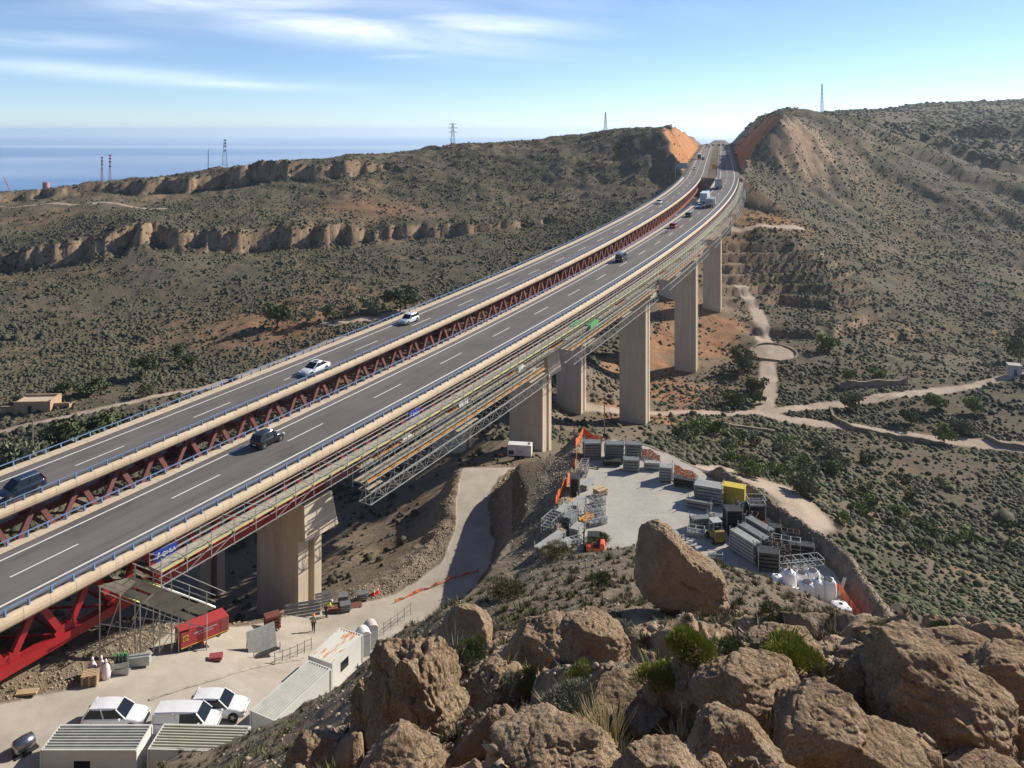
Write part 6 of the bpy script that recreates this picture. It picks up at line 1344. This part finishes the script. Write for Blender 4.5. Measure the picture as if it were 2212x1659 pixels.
def palletsack():
    p=YG(C5,800,850); root=empty('pallet_stack',p,R_(14),'stack of wooden pallets with pale sacks behind it at the yard edge','pallets',GY)
    for k in range(6): m=MB(); z=k*.15; [m.box((0,-.4+j*.2,z+.12),(1.2,.14,.03)) for j in range(5)]; [m.box((sx,0,z+.05),(.12,.9,.09)) for sx in (-.5,0,.5)]; m.build('pallet',M_wood,root)
    for i,(dx,dy,h_) in enumerate(((-.35,.95,1.5),(.35,.95,1.7),(.75,.9,1.5))):
        q=empty('tall_sack',(p[0]+dx,p[1]+dy,Hz(p[0]+dx,p[1]+dy)),0,('pointed pale sack at the left behind the pallet stack','pointed pink-white sack in the middle behind the pallet stack','pointed pink-white sack at the right behind the pallet stack')[i],'sack',GY); m=MB(); m.lathe([(.34,0),(.38,.3),(.30,h_*.6),(.12,h_*.85),(.10,h_)],n=12); m.build('cloth',pmat('pink_white_cloth',(.70,.60,.60),.8),q,smooth=True); m=MB(); m.lathe([(.13,h_*.84),(.13,h_*.88)],n=10); m.build('tie',M_trim,q)
palletsack()
pack(YG(C5,240,950),R_(10),1.5,.6,.3,'low wooden pallet lying at the left edge of the yard',M_wood,name='pallet',cat='pallet',group=GY,post=False,nl=2)
def mixer():
    x,y=(24-512)/FPX*56.5,56.5; z=-(745-V0)/FPX*y-.75; root=empty('cement_mixer',(x,y,z),R_(55),'dark drum-shaped mixer with chrome shine in the bottom left corner','mixer'); m=MB(); m.lathe([(.25,-.75),(.5,-.6),(.55,0),(.5,.55),(.2,.7)],(0,0,.85),20,'x'); m.build('drum',pmat('chrome_drum',(.35,.35,.37),.22,.9),root,smooth=True); m=MB(); m.b2(-.8,.8,-.5,.5,.2,.4)
    m.beam((-.6,0,.3),(-.6,0,.9),.15); m.beam((.6,0,.3),(.6,0,.9),.15); m.build('frame',M_trim,root)
    for y_ in (-1,1): wheel(root,0,y_*.55,.28,.15)
mixer()
def railfence(pts,label,h=1.1,n=5,name='pipe_fence'):
    P=[Vector(p) for p in pts]; root=empty(name,P[0],0,label,'fence'); L=[]
    for i in range(n):
        t=i/(n-1)*(len(P)-1); k=min(int(t),len(P)-2); p=P[k]+(P[k+1]-P[k])*(t-k); p.z=Hz(p.x,p.y); L.append(p-P[0]); m=MB(); m.beam(L[-1]-Vector((0,0,.1)),L[-1]+Vector((0,0,h+.15)),.05); m.build('post',pmat('rusty_tube',(.22,.20,.18),.6,.3),root)
    m=MB()
    for a,b in zip(L,L[1:]): m.beam(a+Vector((0,0,h)),b+Vector((0,0,h)),.04); m.beam(a+Vector((0,0,h*.5)),b+Vector((0,0,h*.5)),.04)
    m.build('rail',pmat('rusty_tube',(.22,.20,.18),.6,.3),root)
railfence([YG(C6,1625,640),YG(C6,1865,460)],'tube railing beyond the portable toilets at the road edge')
railfence([YG(C6,660,905),YG(C6,830,850),YG(C6,985,770)],'thin tube railing on the yard step left of the rusty container',1.0,6)
railfence([G(322,585),G(345,577),G(375,565),G(400,556)],'thin stake fence at the foot of the bank beside the road',.8,8)
# ------------------------------------------------------------------ masts and pylons on the skyline
def mast(u,vt,y,label,kind,w_=1.2,mat=None,name='lattice_mast',cat='mast'):
    x=(u-512)/FPX*y; z=Hz(x,y)-.5; H_=-(vt-V0)/FPX*y-z; mat=mat or pmat('mast_steel',(.30,.31,.33),.5,.3); root=empty(name,(x,y,z),.3,label,cat); t=.16 if y<640 else .22
    q=lambda k:w_*(1-.8*k) if kind!='straight' else w_*(1-.45*k)
    m=MB(); C=((-1,-1),(1,-1),(1,1),(-1,1)); n=max(5,int(H_/2.6))
    for a,b in C: m.beam((a*w_,b*w_,0),(a*q(1),b*q(1),H_),t)
    m.build('legs',mat,root); m=MB()
    for i in range(n):
        k0,k1=i/n,(i+1)/n
        for j in range(4):
            a,b=C[j],C[(j+1)%4]; m.beam((a[0]*q(k0),a[1]*q(k0),H_*k0),(b[0]*q(k1),b[1]*q(k1),H_*k1),t*.6); m.beam((a[0]*q(k1),a[1]*q(k1),H_*k1),(b[0]*q(k1),b[1]*q(k1),H_*k1),t*.6)
    m.build('lattice',mat,root)
    if kind=='power':
        for k,l in ((.97,2.6),(.80,3.4),(.62,2.9)): m=MB(); m.beam((-l,0,H_*k),(l,0,H_*k),.3,.25); m.beam((-l,0,H_*k),(0,0,H_*k+.9),.14); m.beam((l,0,H_*k),(0,0,H_*k+.9),.14); m.build('cross_arm',mat,root)
    if kind=='tele':
        for k in (.98,.9,.82,.7): m=MB(); m.box((.2,-.2,H_*k),(1.7,1.3,.9)); m.build('antenna',mat,root)
mast(452.7,123.5,533,'power pylon with three cross arms on the ridge, middle of the picture','power',1.4)
mast(224.7,139.5,560,'broad-based lattice mast with antennas on the left ridge','tele',2.2)
mast(208.3,149,575,'thin dark mast just left of the broad lattice mast','plain',.5)
RW=pmat('mast_red',(.50,.22,.22),.6)
mast(110,154.5,600,'red and white mast with platforms, right and taller of the pair at left','tele',1.1,RW)
mast(102,156.8,640,'red and white mast with platforms, left one of the pair','tele',1.1,RW)
mast(605.5,112.3,520,'slim tapering mast on the ridge left of the road cutting','plain',.9)
mast(822,83.8,560,'tall slim mast on top of the right hill','plain',1.0)
x,y=(46-512)/FPX*507,507.; z=Hz(x,y); root=empty('water_tank',(x,y,z),0,'small pinkish cylindrical tank on the skyline at far left','tank'); m=MB(); m.lathe([(2.,-.5),(2.,4.2),(1.7,4.6)],n=18); m.build('drum',pmat('tank_pink',(.5,.27,.24),.7),root); m=MB(); m.lathe([(2.1,4.21),(2.1,4.4)],n=18); m.build('rim',pmat('tank_rim',(.42,.22,.2),.7),root)
def crane():
    y=540.; x=(12-512)/FPX*y; z=-(195-V0)/FPX*y; root=empty('jib_crane',(x,y,z-4),0,'red jib crane beyond the ridge at the far left edge','crane'); m=MB(); m.beam((0,0,0),(0,0,5),1.2); m.build('base',RW,root); m=MB()
    tip=(-5.5,0,15.8)
    for dx in (-.35,.35): m.beam((dx,0,4.5),(tip[0]+dx,0,tip[2]),.22)
    for i in range(8): k=i/8; a=(-.35+tip[0]*k,0,4.5+11.3*k); b=(.35+tip[0]*(k+.12),0,4.5+11.3*(k+.12)); m.beam(a,b,.14)
    m.build('jib',RW,root)
crane()
def sign_panel():
    p=RP(352,-DL-7.6,0); root=empty('road_sign',p,-head(352),'grey back of a large road sign beside the farther carriageway','sign'); 
    for x in (-3.1,2.2): m=MB(); m.beam((x,0,-3.0),(x,0,5.8),.2); m.build('pole',M_galv,root)
    for k,z in enumerate((2.9,4.4)): m=MB(); m.box((0,0,z),(6.0,.12,1.42)); m.build('panel',pmat('sign_back',(.25,.29,.31),.55,.2),root)
    m=MB(); m.box((0,-.1,3.65),(6.0,.08,.08)); m.build('frame_bar',M_galv,root)
sign_panel()
p=RP(378,-DL/2+1,0); root=empty('roadside_cabinet',(p[0],p[1],Hz(p[0],p[1])),0,'small orange sheet or cabinet between the carriageways at the bridge end','cabinet'); m=MB(); m.b2(-1.1,1.1,-.3,.3,.6,3.2); m.build('panel',M_org,root); m=MB(); [m.beam((s_,0,-.3),(s_,0,.6),.12) for s_ in (-.8,.8)]; m.build('legs',M_galv,root)
# ------------------------------------------------------------------ small buildings
def ruin():
    x,y,z=G(38,409); root=empty('ruined_house',(x,y,z-.3),R_(4),'roofless mud-coloured house ruin among bushes left of the viaduct','house'); M=pmat('mud_wall',(.46,.32,.21),.95,0,.1,.2,.6)
    for nm,b in (('front_wall',(-4.2,4.0,-2.6,-2.2,0,2.9)),('back_wall',(-4.2,4.0,2.4,2.8,0,3.0)),('side_wall',(-4.2,-3.8,-2.19,2.39,0,2.6)),('side_wall',(3.6,4.0,-2.19,2.39,0,3.1)),('annex_wall',(-7.6,-4.21,-1.6,-1.2,0,1.6)),('annex_wall',(4.01,7.5,-1.0,-.6,0,1.9)),('annex_wall',(7.1,7.5,-.59,1.9,0,1.3))): m=MB(); m.b2(*b); m.build(nm,M,root)
    m=MB(); m.b2(-4.4,-1.2,-2.7,2.9,3.02,3.2) if False else m.b2(-3.79,3.59,-2.19,2.39,2.3,2.5); m.build('roof_slab',pmat('mud_roof',(.55,.43,.30),.95),root); m=MB(); m.b2(-1.,-.2,-2.62,-2.6,0.1,1.9); m.build('doorway',M_trim,root)
ruin()
x,y,z=G(1014,374.5); root=empty('small_building',(x,y,z-.2),R_(-18),'small whitewashed block building beside the valley track at the right edge','building'); m=MB(); m.b2(-1.6,1.6,-1.5,1.5,0,3.0); m.build('walls',pmat('whitewash',(.62,.60,.55),.85),root); m=MB(); m.b2(-1.75,1.75,-1.65,1.65,3.003,3.2); m.build('roof',pmat('flat_roof',(.4,.38,.35),.9),root); m=MB(); m.b2(-.4,.4,-1.53,-1.5,.1,2.0); m.build('door',pmat('door_dark',(.12,.12,.12),.7),root)
def stonewall(pts,label,h=1.0,w_=.7,name='stone_wall',closed=False):
    P=[Vector(p) for p in pts]; o=P[0].copy(); secs=[]
    if closed: P=P+[P[0]]
    rg=random.Random(int(abs(o.x)*10)); L=[]
    for a,b in zip(P,P[1:]):
        n=max(1,int((b-a).length/1.5)); L+= [a+(b-a)*(k/n) for k in range(n)]
    L.append(P[-1])
    for i,p in enumerate(L):
        d=(L[min(i+1,len(L)-1)]-L[max(i-1,0)]); d.z=0; d.normalize(); s=Vector((d.y,-d.x,0)); z=Hz(p.x,p.y); hh=h*(1+.25*rg.uniform(-1,1)); q=p-o; q.z=z-o.z
        secs.append([tuple(q-s*w_*.6-Vector((0,0,.5))),tuple(q-s*w_*.4+Vector((0,0,hh))),tuple(q+s*w_*.4+Vector((0,0,hh*.95))),tuple(q+s*w_*.6-Vector((0,0,.5)))])
    m=MB(); m.loft(secs); tag(m.build(name,pmat('dry_stone',(.30,.24,.18),.95,0,.1,.45,.8,.05),None,o),label,'wall','dry stone walls')
cx,cy=81.5,252; stonewall([(cx+7.2*math.cos(t),cy+7.2*math.sin(t),Hz(cx+7.2*math.cos(t),cy+7.2*math.sin(t))) for t in np.linspace(0,2*math.pi,17)[:-1]],'round low stone wall of an old threshing floor in the valley',.5,.6,closed=True)
stonewall([G(*p) for p in ((830,410),(834,420),(852,430),(890,438),(930,444))],'curved terrace wall between the two tracks in the valley',1.1)
stonewall([G(*p) for p in ((838,390),(880,387),(906,384))],'brown terrace wall above the valley track, under a row of shrubs',1.8)
stonewall([G(*p) for p in ((985,438),(1000,446),(1040,450))],'terrace wall end at the right edge beside the lower track',1.2)
stonewall([G(*p) for p in ((700,424),(740,428),(775,434))],'low field wall below the track junction near the tall piers',.8)
def pole(u,v,h,label):
    x,y,z=G(u,v); m=MB(); m.tube([(0,0,-.3),(0,0,h)],[.14,.08],6); m.beam((-.5,0,h-.4),(.5,0,h-.4),.08); tag(m.build('utility_pole',pmat('pole_wood',(.34,.27,.20),.9),None,(x,y,z)),label,'pole','utility poles')
pole(907.5,390,7,'wooden pole standing above the brown terrace wall'); pole(1019.5,372,7,'wooden pole right beside the small whitewashed building'); pole(740.5,372,6,'wooden pole on the ground right of the tall piers'); pole(32.6,463,8,'grey pole among bushes at the left beyond the viaduct'); pole(604.5,437,8,'thin pole in front of the tall pier near the pad')
# ------------------------------------------------------------------ trees and large bushes
def leafmesh(name,W_,H_,base,seed,nb,mat,parent,lobes=9,leaf=.05,flat=1.):
    rg=np.random.default_rng(seed); lc=np.stack([rg.uniform(-.34,.34,lobes)*W_,rg.uniform(-.34,.34,lobes)*W_,base+rg.uniform(.2,.75,lobes)*(H_-base)],-1); lr=rg.uniform(.16,.30,lobes)
    i=rg.integers(0,lobes,nb); d=rg.normal(size=(nb,3)); d/=np.linalg.norm(d,axis=1)[:,None]; q=rg.uniform(.5,1.,nb)**.5; c=lc[i]+d*q[:,None]*lr[i][:,None]*np.array([W_,W_,(H_-base)*.85*flat])
    a=rg.normal(size=(nb,3)); a/=np.linalg.norm(a,axis=1)[:,None]; b=np.cross(a,rg.normal(size=(nb,3))); b/=np.linalg.norm(b,axis=1)[:,None]; s=leaf*W_*rg.uniform(.6,1.4,nb)[:,None]
    P=np.stack([c-a*s,c+a*s,c+b*s*1.5],1).reshape(-1,3); P[:,2]=np.maximum(P[:,2],-.1); return link(name,npmesh(name,P,np.arange(len(P)).reshape(-1,3),mat,False),parent),lc
M_t1=m_leaf('tree_leaves',(.05,.066,.03),(.12,.14,.065),(.20,.21,.10),.5); M_t2=m_leaf('bright_leaves',(.075,.115,.03),(.17,.225,.07),(.28,.32,.12),.5); M_t3=m_leaf('grey_leaves',(.09,.10,.06),(.19,.20,.125),(.30,.30,.20),.5)
M_bark=pmat('bark',(.16,.11,.07),.9,0,.1,.3,2)
_k=[0]
def tree(u,v,wpx,hpx,label,mat,trunk=.25,cat='tree',name='tree',group=None,y=None,nb=700):
    if y is None: x,y,z=G(u,v)
    else: x=(u-512)/FPX*y; z=Hz(x,y)
    W_,H_=wpx/FPX*y,hpx/FPX*y; _k[0]+=1; root=empty(name,(x,y,z),0,label,cat,group); f,lc=leafmesh('crown' if trunk>.12 else 'foliage',W_,H_,H_*trunk*.8,500+_k[0],nb,mat,root,8,.048)
    m=MB(); r=.035*H_; m.tube([(0,0,-.3),(.02*H_,0,H_*trunk),(0,.02*H_,H_*.55)],[r,r*.7,r*.4],7)
    for q in lc[:5]: m.tube([(.01*H_,0,H_*trunk),tuple(q*.6+np.array([0,0,H_*trunk*.3])),tuple(q)],[r*.5,r*.35,r*.15],5)
    m.build('trunk' if trunk>.12 else 'stems',M_bark,root)
for a in (
 (145,379,28,26,'lone rounded tree with a long shadow in the left valley',M_t1,.28),
 (178,360,14,18,'small round tree right of and above the lone tree',M_t1,.2),
 (188,368,16,14,'low dark bushy tree just below the small round tree',M_t1,.2),
 (400,312,36,26,'wide dark green tree at the right end of the grove beside the viaduct',M_t1,.15),
 (277,328,26,28,'dark tree at the left end of the grove beside the viaduct',M_t1,.15),
 (829,352,22,18,'bright green round bush on the rim of the threshing floor',M_t2,.05),
 (851,383,16,16,'bright green small tree above the brown terrace wall, left one',M_t2,.2),
 (876,381,16,14,'leafy small tree above the brown terrace wall, middle one',M_t2,.15),
 (852,411,22,18,'grey-green tree standing between the two valley tracks',M_t3,.2),
 (1019,363,22,46,'very dark tall tree behind the small whitewashed building at the right edge',M_t1,.1),
 (911,426,20,18,'round shrub in the green terrace, nearest the curved wall',M_t1,.1),
 (938,412,22,20,'bright green tree in the green terrace, upper middle',M_t2,.15),
 (975,413,20,16,'bright green tree in the green terrace, right part',M_t2,.15),
 (944,442,24,20,'bushy green tree overhanging the lower track',M_t2,.15),
 (960,433,22,14,'pale green shrub in the green terrace between bright trees',M_t3,.05),
 (745,372,26,26,'dark bush at the left edge of the reddish track by the tall piers',M_t1,.05),
 (756,391,22,16,'dark bush spreading beside the reddish track, lower one',M_t1,.05),
 (735,407,26,16,'dark bush between the tall piers and the track junction',M_t1,.05),
 (760,404,16,16,'round bush right at the track junction',M_t1,.08),
 (25,462,54,24,'large pale green thicket bush below the left track',M_t3,.03),
 (70,447,62,26,'dark green hedge-like bush below the left track, right of the pale one',M_t1,.03),
 (100,433,44,18,'green bush where the left track meets the viaduct edge',M_t1,.03),
 (65,391,18,14,'dark round bush right of the ruined house',M_t1,.05),
 (92,394,26,16,'wide green bush along the left track, second right of the ruined house',M_t1,.05),
 (105,389,12,10,'small round bush third right of the ruined house',M_t1,.05),
 (146,397,14,14,'round green bush close to the left track below the lone tree',M_t1,.05),
 (18,404,14,14,'bush at the left wall of the ruined house',M_t3,.05),
 (802,494,34,26,'largest leafy shrub beside the dirt loop right of the pad',M_t3,.05),
): tree(*a,nb=1100)
for i,u in enumerate((292,308,322,337,350,364,380)): tree(u+(i*37%11-5),325-i*2.0+(i*53%5),14+(i*29%7),15+(i*41%9),'slender tree in the grove row beside the viaduct',M_t3,.4,group='grove trees in a row',nb=700)
rg=random.Random(5)
for i in range(34):
    t=i/34; u=688+t*150+rg.uniform(-14,14); v=440+math.sin(t*3)*10+t*28+rg.uniform(-20,14)
    if v<426: v=430
    tree(u,v,rg.uniform(14,26),rg.uniform(10,17),'leafy green shrub in the dense thicket between the pad and the valley track',M_t2 if rg.random()<.4 else M_t1 if rg.random()<.5 else M_t3,.04,'bush','thicket_shrub','shrubs of the valley thicket',nb=520)
for i in range(26):
    t=rg.random(); u=800+t*215+rg.uniform(-10,10); v=470+t*70+rg.uniform(-30,40)
    tree(u,v,rg.uniform(12,24),rg.uniform(8,15),'dark green shrub scattered along the gully below the right-hand tracks',M_t1 if rg.random()<.7 else M_t2,.04,'bush','gully_shrub','shrubs along the right gully',nb=480)
for i,(d,s_) in enumerate(((-3,735),(2,720),(6,728),(10,716),(-9,732),(14,712))): 
    p=RP(s_,-DL/2+d*1.0,0); x,y=p[0],p[1]
    root=empty('crest_shrub',(x,y,Hz(x,y)-.2),0,'small dark shrub where the road crests on the horizon','bush','shrubs at the road crest'); leafmesh('foliage',3.2,3.0,0,900+i,160,M_t1,root,4,.1)

# kerb between the two yard slabs
def kerb():
    P=[G(*p) for p in ((150,700),(180,690),(215,680),(250,669),(280,663),(308,659))]; secs=[]
    for i in range(len(P)-1):
        for k in range(6):
            t=k/6; x=P[i][0]+(P[i+1][0]-P[i][0])*t; y=P[i][1]+(P[i+1][1]-P[i][1])*t; z=Hz(x,y); w_=.16+.05*math.sin(i*3+k*1.7); secs.append([(x,y-w_,z-.2),(x,y-w_,z+.10),(x,y+w_,z+.12),(x,y+w_,z-.2)])
    m=MB(); m.loft(secs); tag(m.build('kerb',m_conc('kerb_concrete',(.26,.22,.17),(.42,.37,.30),2.),None),kind='structure')
kerb()
